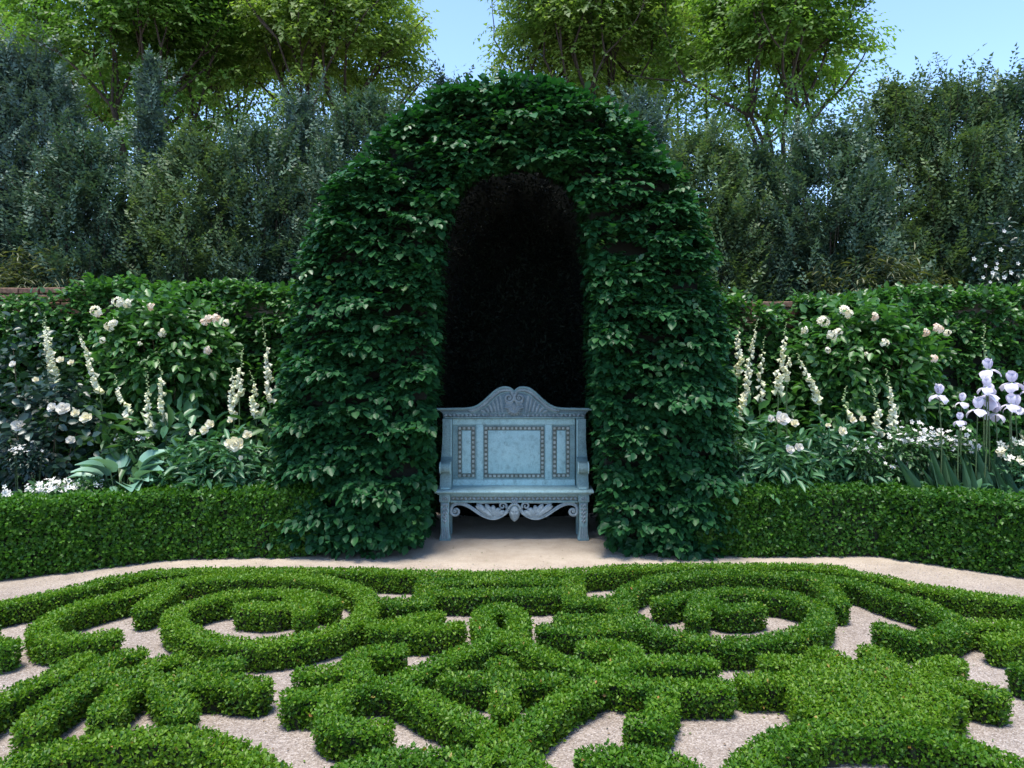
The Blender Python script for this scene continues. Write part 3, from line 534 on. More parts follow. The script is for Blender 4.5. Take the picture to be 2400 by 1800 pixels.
# ------------------------------------------------------------------ brick garden walls under tall leafy hedges
BRICK = bpy.data.meshes.new('brick')
def make_brick():
    bm = bmesh.new(); bmesh.ops.create_cube(bm, size=1)
    bmesh.ops.scale(bm, vec=(.205, .10, .058), verts=bm.verts); bmesh.ops.bevel(bm, geom=bm.edges[:], offset=.006, segments=1, affect='EDGES'); bm.to_mesh(BRICK); bm.free(); BRICK.materials.append(M['brick'])
make_brick()
def garden_wall(x0, x1, y, h, px0, px1, label):
    root = empty('brick_wall', ((x0+x1)/2, y, 0)); tag(root, label, 'wall', 'brick garden walls behind the flower beds')
    bm = bmesh.new(); bmesh.ops.create_cube(bm, size=1); bmesh.ops.scale(bm, vec=(x1-x0, .205, h-.01), verts=bm.verts); bmesh.ops.translate(bm, vec=(0, .11, (h-.01)/2), verts=bm.verts)
    me = bpy.data.meshes.new('wall_core'); bm.to_mesh(me); bm.free(); link('wall_core', me, root, M['mortar'])
    for c in range(4):
        z = h-.032-c*.068; sh = .1075*(c % 2); k = 0
        for xx in np.arange(px0+sh, px1, .215):
            for row in ((0, 1) if c == 0 else (0,)):
                o = link('brick', BRICK, root); o.location = (xx-root.location.x, .0+row*.112+rng.uniform(-.006, .006), z+rng.uniform(-.003, .003)+(.012 if c == 0 else 0))
                o.rotation_euler = (rng.normal(0, .02), rng.normal(0, .015), rng.normal(0, .02))
def tall_hedge(x0, x1, yf, h0, h1, gap, label, wall_h):
    root = empty('wall_hedge', ((x0+x1)/2, yf+.2, 0)); tag(root, label, 'hedge', 'leafy hedges against the brick walls'); lm = LM()
    hh = lambda x: h0+(h1-h0)*(x-x0)/(x1-x0)
    n = int((x1-x0)*2.3*1000); x = rng.uniform(x0, x1, n); z = rng.uniform(.03, 2.6, n); H_ = hh(x)+.05*noise(np.c_[x, 0*x, 0*x], .7, 2)
    H_ = H_ - .055*np.exp(-((x-gap[0])/gap[1])**4)
    k = z < H_; x, z, H_ = x[k], z[k], H_[k]
    P3 = np.c_[x, 0*x, z]; nz = noise(P3, .4, 4, (.8, 1, 1.5))+.5*noise(P3, .16, 5)
    y = yf - .07*nz + .12*np.exp(-(H_-z)/.08); keep = rng.random(len(x)) < np.clip(.75+.45*nz, .4, 1)
    C = np.c_[x, y, z][keep]; O = np.tile([0, -1, .2], (len(C), 1)) + np.c_[0*C[:, 0], 0*C[:, 0], np.exp(-(H_[keep]-C[:, 2])/.12)]
    m = int((x1-x0)*330); xt = rng.uniform(x0, x1, m); g = np.exp(-((xt-gap[0])/gap[1])**4); kt = g < .35; xt = xt[kt]
    Ct = np.c_[xt, rng.uniform(yf, yf+.38, len(xt)), hh(xt)+.05*noise(np.c_[xt, 0*xt, 0*xt], .7, 2)+rng.normal(0, .03, len(xt))]; Ot = np.tile([0, -.4, 1.], (len(xt), 1))
    P, D, N, S = sprays(np.concatenate([C, Ct]), nrm(np.concatenate([O, Ot])), 5, .11, .058, up=.8)
    split_parts(root, lm, P, D, N, S, .98, T_OVAL, 'wall_leaf', 300, (P[:, 1] < yf) & (P[:, 2] > 1.0) & (np.abs(P[:, 0]) < 5))
    fo = lm.build('foliage', root, off=root.location); fo['kind'] = 'stuff'
    bm = bmesh.new(); bmesh.ops.create_cube(bm, size=1); bmesh.ops.scale(bm, vec=(x1-x0, .1, min(h0, h1)-.27), verts=bm.verts); bmesh.ops.translate(bm, vec=(0, -.06, (min(h0, h1)-.27)/2), verts=bm.verts)
    me = bpy.data.meshes.new('twigs'); bm.to_mesh(me); bm.free(); link('twigs', me, root, M['dark_twig'])
garden_wall(-9, -1.95, 7.62, 2.36, -5.6, -4.25, 'old red brick garden wall with its top showing at the far left')
garden_wall(1.95, 9, 7.62, 2.22, 2.35, 3.1, 'old red brick garden wall with its top showing just right of the arch')
tall_hedge(-6.6, -1.7, 7.42, 2.36, 2.33, (-4.85, .5), 'tall leafy hedge covering the wall left of the arch', 2.36)
tall_hedge(1.6, 6.6, 7.42, 2.20, 2.36, (2.62, .28), 'tall leafy hedge covering the wall right of the arch', 2.22)

# ------------------------------------------------------------------ loose gravel stones and fallen bits on the paths
def loose(name, n, size, mat, ylo, yhi, label=None):
    P2 = np.c_[rng.uniform(-3.6, 3.6, n), ylo+(yhi-ylo)*rng.random(n)**1.5]; s = at_field(kf, P2, 'S'); s = np.where(P2[:, 1] > 5.6, 1, s); k = s > .0; P2 = P2[k]; n = len(P2)
    oc = np.array([[1,0,0],[-1,0,0],[0,1,0],[0,-1,0],[0,0,.7],[0,0,-.7]]); of = np.array([[0,2,4],[2,1,4],[1,3,4],[3,0,4]])
    sz = size*rng.uniform(.5, 1.5, (n, 1, 1))*rng.uniform(.6, 1.2, (n, 6, 1)); a = rng.uniform(0, 6.28, n); c, s_ = np.cos(a)[:, None], np.sin(a)[:, None]
    V = oc[None]*sz; V = np.stack([V[:, :, 0]*c-V[:, :, 1]*s_, V[:, :, 0]*s_+V[:, :, 1]*c, V[:, :, 2]], 2); V[:, :, :2] += P2[:, None, :]; V[:, :, 2] += size*.25
    ob = LM().add(V.reshape(-1, 3), (of[None]+(np.arange(n)*6)[:, None, None]).reshape(-1, 3), mat, np.repeat(rng.random(n), 4)).build(name); ob['kind'] = 'stuff'; return ob
loose('gravel', 45000, .0042, 'pebble', 2.5, 5.9)
P2 = np.c_[rng.uniform(-3.4, 3.4, 2600), rng.uniform(2.5, 6.6, 2600)]; s_ = at_field(kf, P2, 'S'); s_ = np.where(P2[:, 1] > 5.6, 1, s_); P2 = P2[(s_ > .01) & (rng.random(2600) < .25+.75*np.exp(-s_/.08))]; n = len(P2)
lm = LM(); D = unit(n); D[:, 2] *= .15; N = np.tile([0, 0, 1.], (n, 1))+unit(n)*.3; h_ = n//2; P3 = np.c_[P2, np.full(n, .006)]
for sl_, m_ in ((slice(0, h_), 'debris'), (slice(h_, n), 'box_leaf')): add_leaves(lm, P3[sl_], D[sl_], N[sl_], rng.uniform(.009, .018, n)[sl_], .6, T_SMALL, m_)
lm.build('leaf_litter')['kind'] = 'stuff'

# ------------------------------------------------------------------ the carved bench
class MB:
    def __init__(s): s.bm = bmesh.new()
    def box(s, x0, x1, y0, y1, z0, z1, bev=.004, seg=2):
        b = bmesh.new(); bmesh.ops.create_cube(b, size=1); bmesh.ops.scale(b, vec=(x1-x0, y1-y0, z1-z0), verts=b.verts); bmesh.ops.translate(b, vec=((x0+x1)/2, (y0+y1)/2, (z0+z1)/2), verts=b.verts)
        if bev: bmesh.ops.bevel(b, geom=b.edges[:], offset=bev, segments=seg, affect='EDGES', profile=.5)
        return s._take(b)
    def prism(s, pts, y0, y1, axis='Y', bev=.004):
        """outline in XZ swept along Y (or in YZ swept along X)"""
        b = bmesh.new(); f = (lambda p, t: (p[0], t, p[1])) if axis == 'Y' else (lambda p, t: (t, p[0], p[1]))
        A = [b.verts.new(f(p, y0)) for p in pts]; Bv = [b.verts.new(f(p, y1)) for p in pts]; n = len(pts)
        b.faces.new(A); b.faces.new(Bv[::-1])
        for k in range(n): b.faces.new((A[k], Bv[k], Bv[(k+1) % n], A[(k+1) % n]))
        bmesh.ops.recalc_face_normals(b, faces=b.faces[:])
        if bev:
            ed = [e for e in b.edges if len(e.link_faces) == 2 and e.calc_face_angle(0) > .9]
            bmesh.ops.bevel(b, geom=ed, offset=bev, segments=2, affect='EDGES', profile=.5, clamp_overlap=True)
        return s._take(b)
    def ell(s, c, r, rot=0.0, u=10, v=6, shear=None):
        b = bmesh.new(); bmesh.ops.create_uvsphere(b, u_segments=u, v_segments=v, radius=1)
        bmesh.ops.scale(b, vec=r, verts=b.verts); bmesh.ops.rotate(b, cent=(0, 0, 0), matrix=Matrix.Rotation(rot, 3, 'Y'), verts=b.verts); bmesh.ops.translate(b, vec=c, verts=b.verts)
        return s._take(b)
    def tube(s, pts, rad, sides=8, flat=1.0):
        V, Fc = tube_arrays(pts, rad, sides); ym = np.mean(np.asarray(pts)[:, 1])
        V[:, 1] = ym+(V[:, 1]-ym)*flat
        b = bmesh.new(); vs_ = [b.verts.new(tuple(v)) for v in V]
        for f in Fc:
            try: b.faces.new([vs_[i] for i in f])
            except ValueError: pass
        return s._take(b)
    def _take(s, b):
        me = bpy.data.meshes.new('tmp'); b.to_mesh(me); b.free(); s.bm.from_mesh(me); bpy.data.meshes.remove(me); return s
    def build(s, name, mat, parent, smooth=True, angle=40):
        bmesh.ops.recalc_face_normals(s.bm, faces=s.bm.faces[:])
        me = bpy.data.meshes.new(name); s.bm.to_mesh(me); s.bm.free(); me.materials.append(M[mat])
        if smooth:
            me.polygons.foreach_set('use_smooth', [True]*len(me.polygons)); me.set_sharp_from_angle(angle=math.radians(angle))
        return link(name, me, parent)
def spiral(cx, cz, r0, turns, start, ccw, y, n=26):
    return [(cx+r0*(1-.86*k/n)*math.cos(start+ccw*2*math.pi*turns*k/n), y-.012*k/n, cz+r0*(1-.86*k/n)*math.sin(start+ccw*2*math.pi*turns*k/n)) for k in range(n+1)]
def curve3(pts, y): return [(p[0], y, p[1]) for p in smooth_line(pts, 3)]
def mir(pts): return [(-p[0],)+tuple(p[1:]) for p in pts]

def build_bench():
    R = empty('garden_bench', (.02, 6.65, 0)); tag(R, 'blue-grey carved garden bench with a crested back and a face mask on its apron', 'bench')
    YB = .25                                                    # front of the back board behind the front of the legs
    # legs
    for s in (-1, 1):
        m = MB(); x0, x1 = -.668, -.582
        m.prism([(x0*1.0-.006, 0), (x0-.008, .012), (x0-.004, .03), (x0+.004, .07), (x0+.006, .12), (x0+.004, .345), (x1-.004, .345), (x1-.006, .12), (x1-.002, .07), (x1+.006, .03), (x1+.010, .012), (x1+.008, 0)] if s < 0 else
                [(-x1-.008, 0), (-x1-.010, .012), (-x1-.006, .03), (-x1+.002, .07), (-x1+.006, .12), (-x1+.004, .345), (-x0-.004, .345), (-x0-.006, .12), (-x0-.004, .07), (-x0+.004, .03), (-x0+.008, .012), (-x0+.006, 0)], .006, .10)
        leg = m.build('front_leg', 'bench_paint', R)
        c = MB(); xc = s*.625
        for k in range(5):
            z = .325-k*.036; w = .030-.003*k
            for t in (-1, 1): c.ell((xc+t*w*.55, .004, z), (w*.62, .007, .012), rot=t*.75)
            c.ell((xc, .002, z-.012), (.007, .008, .016))
        c.build('carving', 'bench_carving', leg)
        c = MB()
        for t in (-.026, -.009, .009, .026): c.tube([(xc+t, .004, .022), (xc+t*.95, .003, .06), (xc+t*.9, .003, .125)], [.006, .006, .004], 6)
        c.build('fluting', 'bench_carving', leg)
        m = MB(); m.box(xc-.050, xc+.050, -.004, .105, .347, .416, .006)
        cap = m.build('leg_block', 'bench_paint', R)
        c = MB()
        for k in range(8): c.ell((xc+.022*math.cos(k*math.pi/4), -.004, .382+.018*math.sin(k*math.pi/4)), (.010, .006, .006), rot=-k*math.pi/4)
        c.ell((xc, -.006, .382), (.009, .008, .009)); c.build('rosette_carving', 'bench_carving', cap)
        MB().box(xc-.045, xc+.045, YB+.0, YB+.09, 0, .415, .005).build('rear_leg', 'bench_paint', R)
    # seat board with a rounded nose
    m = MB(); prof = [(-.034, .436), (-.040, .444), (-.038, .453), (-.028, .459), (.0, .461), (YB, .461), (YB, .434), (-.02, .430)]
    m.prism(prof, -.712, .712, 'X', .0015); m.build('seat', 'bench_panel', R)
    MB().box(-.69, .69, -.018, YB-.02, .418, .4285, .003).build('seat_moulding', 'bench_paint', R)
    # front rail with a carved band
    m = MB(); m.box(-.572, .572, .020, .07, .347, .416, .002); m.box(-.572, .572, .006, .03, .398, .416, .003); m.box(-.572, .572, .004, .03, .343, .362, .004)
    rail = m.build('front_rail', 'bench_paint', R)
    MB().box(-.57, .57, .0165, .0215, .3625, .3975, 0).build('band_recess', 'bench_groove', rail)
    c = MB(); n = 30
    for k in range(n):
        x = -.553+1.106*k/(n-1); c.ell((x, .014, .380), (.0165, .010, .0105), rot=.55 if k % 2 else -.55, u=8, v=5)
    c.build('carved_band', 'bench_carving', rail)
    # apron scrolls, mirrored
    for s in (-1, 1):
        ms = (lambda p: p) if s < 0 else mir
        pts = [(-0.5718, 0.2629), (-0.566, 0.3038), (-0.5349, 0.331), (-0.4863, 0.3368), (-0.4279, 0.3184), (-0.3598, 0.2746), (-0.2869, 0.224), (-0.2042, 0.1968), (-0.1362, 0.2085), (-0.0778, 0.2454), (-0.0428, 0.3018)]
        path = curve3(pts, .030)
        a = MB(); a.tube(ms(path), [.016]*len(path), 8, .9)
        up = [(p[0]+.0, .018, p[2]+.010) for p in path]; lo = [(p[0]-.0, .018, p[2]-.010) for p in path]
        a.tube(ms(up), [.0065]*len(up), 6); a.tube(ms(lo), [.0065]*len(lo), 6)
        sp = spiral(*(-0.53, 0.2629), .042, 1.35, math.pi, 1, .026)
        a.tube(ms(sp), [.015-.008*k/len(sp) for k in range(len(sp))], 8)
        a.ell(ms([(*(-0.53,), .014, 0.2629)])[0], (.013, .012, .013))
        sc = a.build('apron_scroll', 'bench_carving', R)
        a = MB()
        sp = spiral(*(-0.105, 0.3116), .038, 1.3, -.6, 1, .026)
        a.tube(ms(sp), [.012-.006*k/len(sp) for k in range(len(sp))], 8)
        st = curve3([(-0.3404, 0.3271), (-0.282, 0.3378), (-0.2042, 0.3407), (-0.1264, 0.3427)], .030); a.tube(ms(st), [.009]*len(st), 6)
        a.build('inner_volute', 'bench_carving', R)
        a = MB()                                                # acanthus leaf: curling lobes fanned from the scroll
        for (p0, p1, p2, r) in [((-0.2042, 0.2211), (-0.2626, 0.2629), (-0.3404, 0.3086), 0.01595), ((-0.2431, 0.2454), (-0.2966, 0.2921), (-0.3248, 0.3232), 0.014499999999999999), ((-0.1896, 0.226), (-0.2334, 0.2843), (-0.2548, 0.3232), 0.014499999999999999), ((-0.1799, 0.226), (-0.1945, 0.2746), (-0.1887, 0.3116), 0.014499999999999999), ((-0.1653, 0.226), (-0.1556, 0.2697), (-0.1284, 0.2824), 0.014499999999999999), ((-0.1556, 0.226), (-0.1167, 0.2503), (-0.0953, 0.2629), 0.014499999999999999), ((-0.1459, 0.2201), (-0.0924, 0.2357), (-0.0584, 0.259), 0.009)]:
            q = curve3([p0, p1, p2], .030); q = [(x, y-.014*(k/len(q)), z) for k, (x, y, z) in enumerate(q)]
            a.tube(ms(q), [r*1.5*(.5+.75*math.sin(math.pi*min(1, .15+.9*k/len(q)))) for k in range(len(q))], 7, .8)
            e = ms([q[-1]])[0]; a.ell((e[0], e[1]-.004, e[2]), (.0105, .009, .0085))
        a.build('acanthus_leaf', 'bench_carving', R)
    # face mask: an oval head with brow, nose, eyes, lips and chin
    nu, nv = 36, 40; cx, cz, rx, rz = 0.0029, 0.2503, .052, .082; bm = bmesh.new(); V = []
    def gz(u, v, a, b, sa, sb): return math.exp(-((u-a)/sa)**2-((v-b)/sb)**2)
    for i in range(nv+1):
        for j in range(nu+1):
            u, v = -1+2*j/nu, -1+2*i/nv                         # u across, v up
            wv = (1-abs(v)**2.3)**.55 if abs(v) < 1 else 0; wv *= (1-.22*max(0, -v)**1.3)
            X = u*wv; d = .060*math.sqrt(max(0, 1-u*u))*math.sqrt(max(0, 1-.82*v*v))
            d += .017*gz(X, v, 0, .02, .13, .20)+.010*gz(X, v, 0, -.10, .19, .08)+.007*gz(X, v, 0, .22, .10, .2)
            for t in (-1, 1):
                d += -.010*gz(X, v, t*.36, .16, .20, .09)+.003*gz(X, v, t*.36, .15, .12, .05)+.005*gz(X, v, t*.36, .31, .30, .08)+.005*gz(X, v, t*.45, -.15, .22, .2)
            d += .006*gz(X, v, 0, -.36, .24, .035)+.0075*gz(X, v, 0, -.47, .20, .04)-.007*gz(X, v, 0, -.415, .26, .022)-.004*gz(X, v, 0, -.60, .25, .05)+.009*gz(X, v, 0, -.78, .22, .13)
            V.append(bm.verts.new((cx+X*rx, .045-d, cz+v*rz)))
    for i in range(nv):
        for j in range(nu):
            a = i*(nu+1)+j; bm.faces.new((V[a], V[a+1], V[a+nu+2], V[a+nu+1]))
    bmesh.ops.remove_doubles(bm, verts=bm.verts, dist=1e-5)
    me = bpy.data.meshes.new('face_mask'); bm.to_mesh(me); bm.free(); me.materials.append(M['bench_carving']); me.polygons.foreach_set('use_smooth', [True]*len(me.polygons))
    mask = link('face_mask', me, R)
    a = MB(); a.ell((cx, .045, cz), (.050, .02, .082), u=16, v=10); a.build('mask_back', 'bench_carving', mask)
    a = MB()
    for k in range(9):
        th = math.radians(20+140*k/8); a.ell((cx+.052*math.cos(th), .006, cz+.024+.056*math.sin(th)), (.013, .016, .012))
    for k in range(5):
        th = math.radians(50+80*k/4); a.ell((cx+.040*math.cos(th), .004, cz+.050+.060*math.sin(th)), (.008, .010, .020), rot=math.pi/2-th)
    a.build('hair', 'bench_carving', mask)
    # back board, fields, mouldings
    Z = lambda zy: 1.64-(zy+154)*(6.65+YB)/6838
    X_ = lambda zx: (zx-850)*(6.65+YB)/6838
    board = MB().box(X_(282), X_(1412), YB, YB+.035, Z(1062), Z(395), .003).build('back_panel', 'bench_paint', R)
    MB().box(X_(282), X_(1412), YB-.012, YB-.0005, Z(1050), Z(962), .003).build('lower_rail', 'bench_panel', R)
    MB().box(X_(282), X_(1412), YB-.010, YB-.0005, Z(455), Z(400), .003).build('upper_rail', 'bench_panel', R)
    for a_, b_ in ((500, 562), (1138, 1198)): MB().box(X_(a_), X_(b_), YB-.010, YB-.0005, Z(961), Z(456), .003).build('stile', 'bench_panel', R)
    for (xa, xb, ya, yb) in ((330, 488, 472, 942), (572, 1128, 472, 945), (1208, 1364, 472, 942)):
        w = 33; fr = MB()
        for (p, q, r_, t_) in ((xa, xb, ya, ya+w), (xa, xb, yb-w, yb), (xa, xa+w, ya+w, yb-w), (xb-w, xb, ya+w, yb-w)):
            fr.box(X_(p), X_(q), YB-.006, YB-.0004, Z(t_), Z(r_), .0015, 1)
        fm = fr.build('panel_moulding', 'bench_groove', R)
        bd = MB(); st = 40
        nx = int((xb-xa-w)/st); ny = int((yb-ya-w)/st)
        for k in range(nx+1):
            xx = xa+w/2+(xb-xa-w)*k/nx
            for yy in (ya+w/2, yb-w/2): bd.box(X_(xx)-.0125*random.uniform(.8, 1.1), X_(xx)+.0125*random.uniform(.8, 1.1), YB-.016, YB-.003, Z(yy)-.011, Z(yy)+.011, .003, 1)
        for k in range(1, ny):
            yy = ya+w/2+(yb-ya-w)*k/ny
            for xx in (xa+w/2, xb-w/2): bd.box(X_(xx)-.011, X_(xx)+.011, YB-.016, YB-.003, Z(yy)-.0125*random.uniform(.8, 1.1), Z(yy)+.0125*random.uniform(.8, 1.1), .003, 1)
        bd.build('bead_row', 'bench_bead', fm)
        MB().box(X_(xa+w+6), X_(xb-w-6), YB-.008, YB-.0006, Z(yb-w-6), Z(ya+w+6), .003).build('panel_field', 'bench_panel', R)
    # side posts flaring towards the arms
    for s in (-1, 1):
        q = [(X_(190), Z(398)), (X_(280), Z(398)), (X_(280), Z(1060)), (X_(170), Z(1060)), (X_(172), Z(800)), (X_(184), Z(680)), (X_(190), Z(560))]
        q = q if s < 0 else [(-p[0], p[1]) for p in q]
        po = MB().prism(q, YB-.045, YB+.04).build('side_post', 'bench_paint', R)
        xi = s*abs(X_(268))
        MB().tube([(xi, YB-.047, Z(1050)), (xi, YB-.047, Z(700)), (xi, YB-.047, Z(410))], .006, 6).build('post_bead', 'bench_panel', po)
        # arm: scrolled front, swept rail, curved support (outline in depth and height)
        ax0, ax1 = sorted((s*.572, s*.675))
        zc, yc, rr = .655, .030, .046
        circ = [(yc+rr*math.cos(t), zc+rr*math.sin(t)) for t in [math.radians(d) for d in range(75, 331, 15)]]
        out = circ + [(yc+.044, zc-.05), (yc+.030, zc-.10), (yc+.024, .530), (yc+.004, .490), (yc-.012, .4625), (yc+.10, .4625), (yc+.085, .52), (yc+.08, .57), (yc+.10, .625), (YB-.046, .655), (YB-.046, .735), (yc+.12, .712), (yc+.06, .704)]
        arm = MB().prism(out, ax0, ax1, 'X', .005).build('arm', 'bench_paint', R)
        d = MB()
        for e in (ax0+.006, ax1-.006): d.tube([(e, yc+(rr+.002)*math.cos(t), zc+(rr+.002)*math.sin(t)) for t in [math.radians(k) for k in range(80, 320, 12)]], .006, 6)
        d.box(ax0+.012, ax1-.012, yc-.026, yc+.09, .463, .478, .004); d.build('arm_reeding', 'bench_panel', arm)
    # crest: cornice, swan-neck pediment, volutes, shell
    ZC, XC = (lambda zy: 1.64-(zy+154)*(6.62+YB)/6838), (lambda zx: (zx-850)*(6.62+YB)/6838)
    half = [(135, 306), (300, 303), (430, 301), (500, 282), (560, 242), (620, 186), (675, 135), (720, 110), (765, 102), (805, 108), (835, 128), (850, 150)]
    h3 = smooth_line(half, 2)
    top = [(XC(x), ZC(z)) for x, z in h3] + [(-XC(x), ZC(z)) for x, z in h3[::-1][1:]]
    y0 = YB-.03
    base = [(XC(195), ZC(398)), (XC(190), ZC(352)), (XC(165), ZC(330))] + top + [(-XC(165), ZC(330)), (-XC(190), ZC(352)), (-XC(195), ZC(398))]
    cr = MB().prism(base, y0, y0+.07, 'Y', .003).build('crest', 'bench_recess', R)
    for s in (-1, 1):
        ms = (lambda p: p) if s < 0 else mir
        edge = [(XC(x), y0-.012, ZC(z+6)) for x, z in h3[:-2]]; a = MB(); a.tube(ms(edge), [.011]*len(edge), 8)
        inner = [(XC(x+(22 if k > 10 else 0)), y0-.004, ZC(z+52)) for k, (x, z) in enumerate(h3[6:-7])]; a.tube(ms(inner), [.006]*len(inner), 6)
        a.build('cornice_moulding', 'bench_paint', cr)
        a = MB()
        L = h3[10:-5]
        for k in range(0, len(L)-1):
            (xa, za), (xb, zb) = L[k], L[k+1]; ang = math.atan2(-(zb-za), xb-xa)
            for t in (.25, .75):
                p = ms([(XC(xa+(xb-xa)*t+6), y0-.003, ZC(za+(zb-za)*t+30))])[0]
                a.ell(p, (.023, .018, .013), rot=(-ang+.6)*(1 if s < 0 else -1), u=8, v=5)
        a.build('leaf_moulding', 'bench_carving', cr)
        a = MB(); vc = (XC(802), ZC(207)); sp = spiral(*vc, .050, 1.6, math.radians(70), -1, y0-.012, 34)
        a.tube(ms(sp), [.013-.006*k/len(sp) for k in range(len(sp))], 8); p = ms([(vc[0], y0-.02, vc[1])])[0]; a.ell(p, (.012, .012, .012))
        a.build('volute', 'bench_carving', cr)
        a = MB()                                               # fluted tympanum
        for k in range(8):
            x1 = 735-k*32; x0 = x1-18-6*k*.4; zt = 268+k*7.5 if k else 262; zt = np.interp(x0, [x for x, z in h3[:-2]], [z for x, z in h3[:-2]])+72
            if zt > 340: continue
            a.tube(ms([(XC(x0), y0-.001, ZC(zt)), (XC(x1-4), y0-.004, ZC((zt+345)/2)), (XC(x1+8), y0-.001, ZC(345))]), [.010, .013, .006], 6)
        a.build('fluting', 'bench_carving', cr)
    a = MB()                                                    # shell between the volutes
    for k in range(9):
        th = math.radians(180+22.5*k); L_ = .085 if k in (0, 8) else .075
        c0 = (XC(850), ZC(300)); a.tube([(c0[0], y0-.010, c0[1]), (c0[0]+L_*.6*math.cos(th), y0-.022, c0[1]+L_*.6*math.sin(th)), (c0[0]+L_*math.cos(th), y0-.010, c0[1]+L_*.92*math.sin(th))], [.008, .015, .009], 8)
    for k in range(4):
        for s in (-1, 1): 
            q = curve3([(s*.012, ZC(290-k*16)), (s*(.05+.012*k), ZC(282-k*14)), (s*(.088-.006*k), ZC(300-k*22))], y0-.014); a.tube(q, [.009]*len(q), 6)
    a.ell((0, y0-.018, ZC(290)), (.022, .016, .030)); a.build('shell', 'bench_carving', cr)
    m = MB(); m.box(XC(205), -XC(205), y0-.010, y0-.0005, ZC(398), ZC(384), .003); m.box(XC(205), -XC(205), y0-.008, y0-.0005, ZC(352), ZC(344), .002)
    fr = m.build('frieze', 'bench_paint', cr)
    a = MB(); n = 34
    for k in range(n):
        x = XC(215)+(-2*XC(215))*k/(n-1)
        if abs(x) < .075: continue
        a.ell((x, y0-.004, ZC(368)), (.0175, .012, .012), rot=.6 if k % 2 else -.6, u=8, v=5)
    a.build('carved_band', 'bench_carving', fr)
build_bench()

# ------------------------------------------------------------------ flower parts
def petal_mesh(name, L, Wd, curl, cup, ruffle=0.0, nu=4, nv=5, mat='white_petal', tipw=.55):
    V, Fc = [], []
    for i in range(nv+1):
        t = i/nv; w = Wd*(math.sin(math.pi*min(1, .12+t*.80))**.7)*(1 if t < .6 else 1-(1-tipw)*(t-.6)/.4)
        a = curl*t; yy = L*(math.sin(a)/curl if abs(curl) > .01 else t); zz = L*((1-math.cos(a))/curl if abs(curl) > .01 else 0)
        for j in range(nu+1):
            u = -1+2*j/nu
            V.append((u*w/2, yy, zz+cup*w*u*u*.5+ruffle*w*math.sin(u*5+t*7)*t))
    for i in range(nv):
        for j in range(nu):
            a = i*(nu+1)+j; Fc.append((a, a+1, a+nu+2, a+nu+1))
    me = bpy.data.meshes.new(name); me.from_pydata(V, [], Fc); me.materials.append(M[mat]); me.polygons.foreach_set('use_smooth', [True]*len(Fc)); return me
def bell_mesh(name, prof, mat, sides=8, flare=0.0):
    V, Fc = [], []
    for i, (r, y) in enumerate(prof):
        for j in range(sides):
            th = 2*math.pi*j/sides; lip = (flare*max(0, -math.sin(th)) if i == len(prof)-1 else 0)
            V.append((r*math.cos(th), y+lip, r*math.sin(th)))
    n = len(prof)
    for i in range(n-1):
        for j in range(sides): a, b = i*sides+j, i*sides+(j+1) % sides; Fc.append((a, b, b+sides, a+sides))
    me = bpy.data.meshes.new(name); me.from_pydata(V, [], Fc); me.materials.append(M[mat]); me.polygons.foreach_set('use_smooth', [True]*len(Fc)); return me
BELL = bell_mesh('flower_bell', [(.06, 0), (.20, .10), (.24, .30), (.30, .62), (.38, .86), (.50, 1.0)], 'foxglove_petal', 8, .14)
BUD = bell_mesh('flower_bud', [(.08, 0), (.26, .25), (.28, .6), (.15, .9), (.02, 1.0)], 'bud', 6)
P_PEONY = petal_mesh('petal', 1, .95, 1.0, .5, .05, mat='white_petal')
P_CREAM = petal_mesh('petal', 1, .9, .9, .4, .06, mat='cream_petal')
P_STAND = petal_mesh('standard_petal', 1, .85, 1.25, .6, .14, mat='iris_petal')
P_FALL = petal_mesh('fall_petal', 1, .80, -2.1, -.28, .2, mat='iris_petal')
HOSTA = petal_mesh('leaf', 1, .78, -1.0, .55, .05, 6, 7, 'hosta_leaf', .3)
HOSTA.attributes.new('tint', 'FLOAT', 'FACE')
def basis(y_axis, z_hint, loc, sc):
    return Matrix.Translation(Vector(loc)) @ leaf_frame(y_axis, z_hint).to_4x4() @ Matrix.Diagonal((*(sc if isinstance(sc, tuple) else (sc, sc, sc)), 1))
def inst(name, me, parent, mat):
    o = link(name, me, parent); o.matrix_basis = mat; return o
def stem_part(root, pts, r0, r1, name='stem', mat='stem', sides=6):
    pts = np.asarray(pts, float); V, Fc = tube_arrays(pts, np.linspace(r0, r1, len(pts)), sides)
    return LM().add(V, Fc, mat).build(name, root, smooth=True)

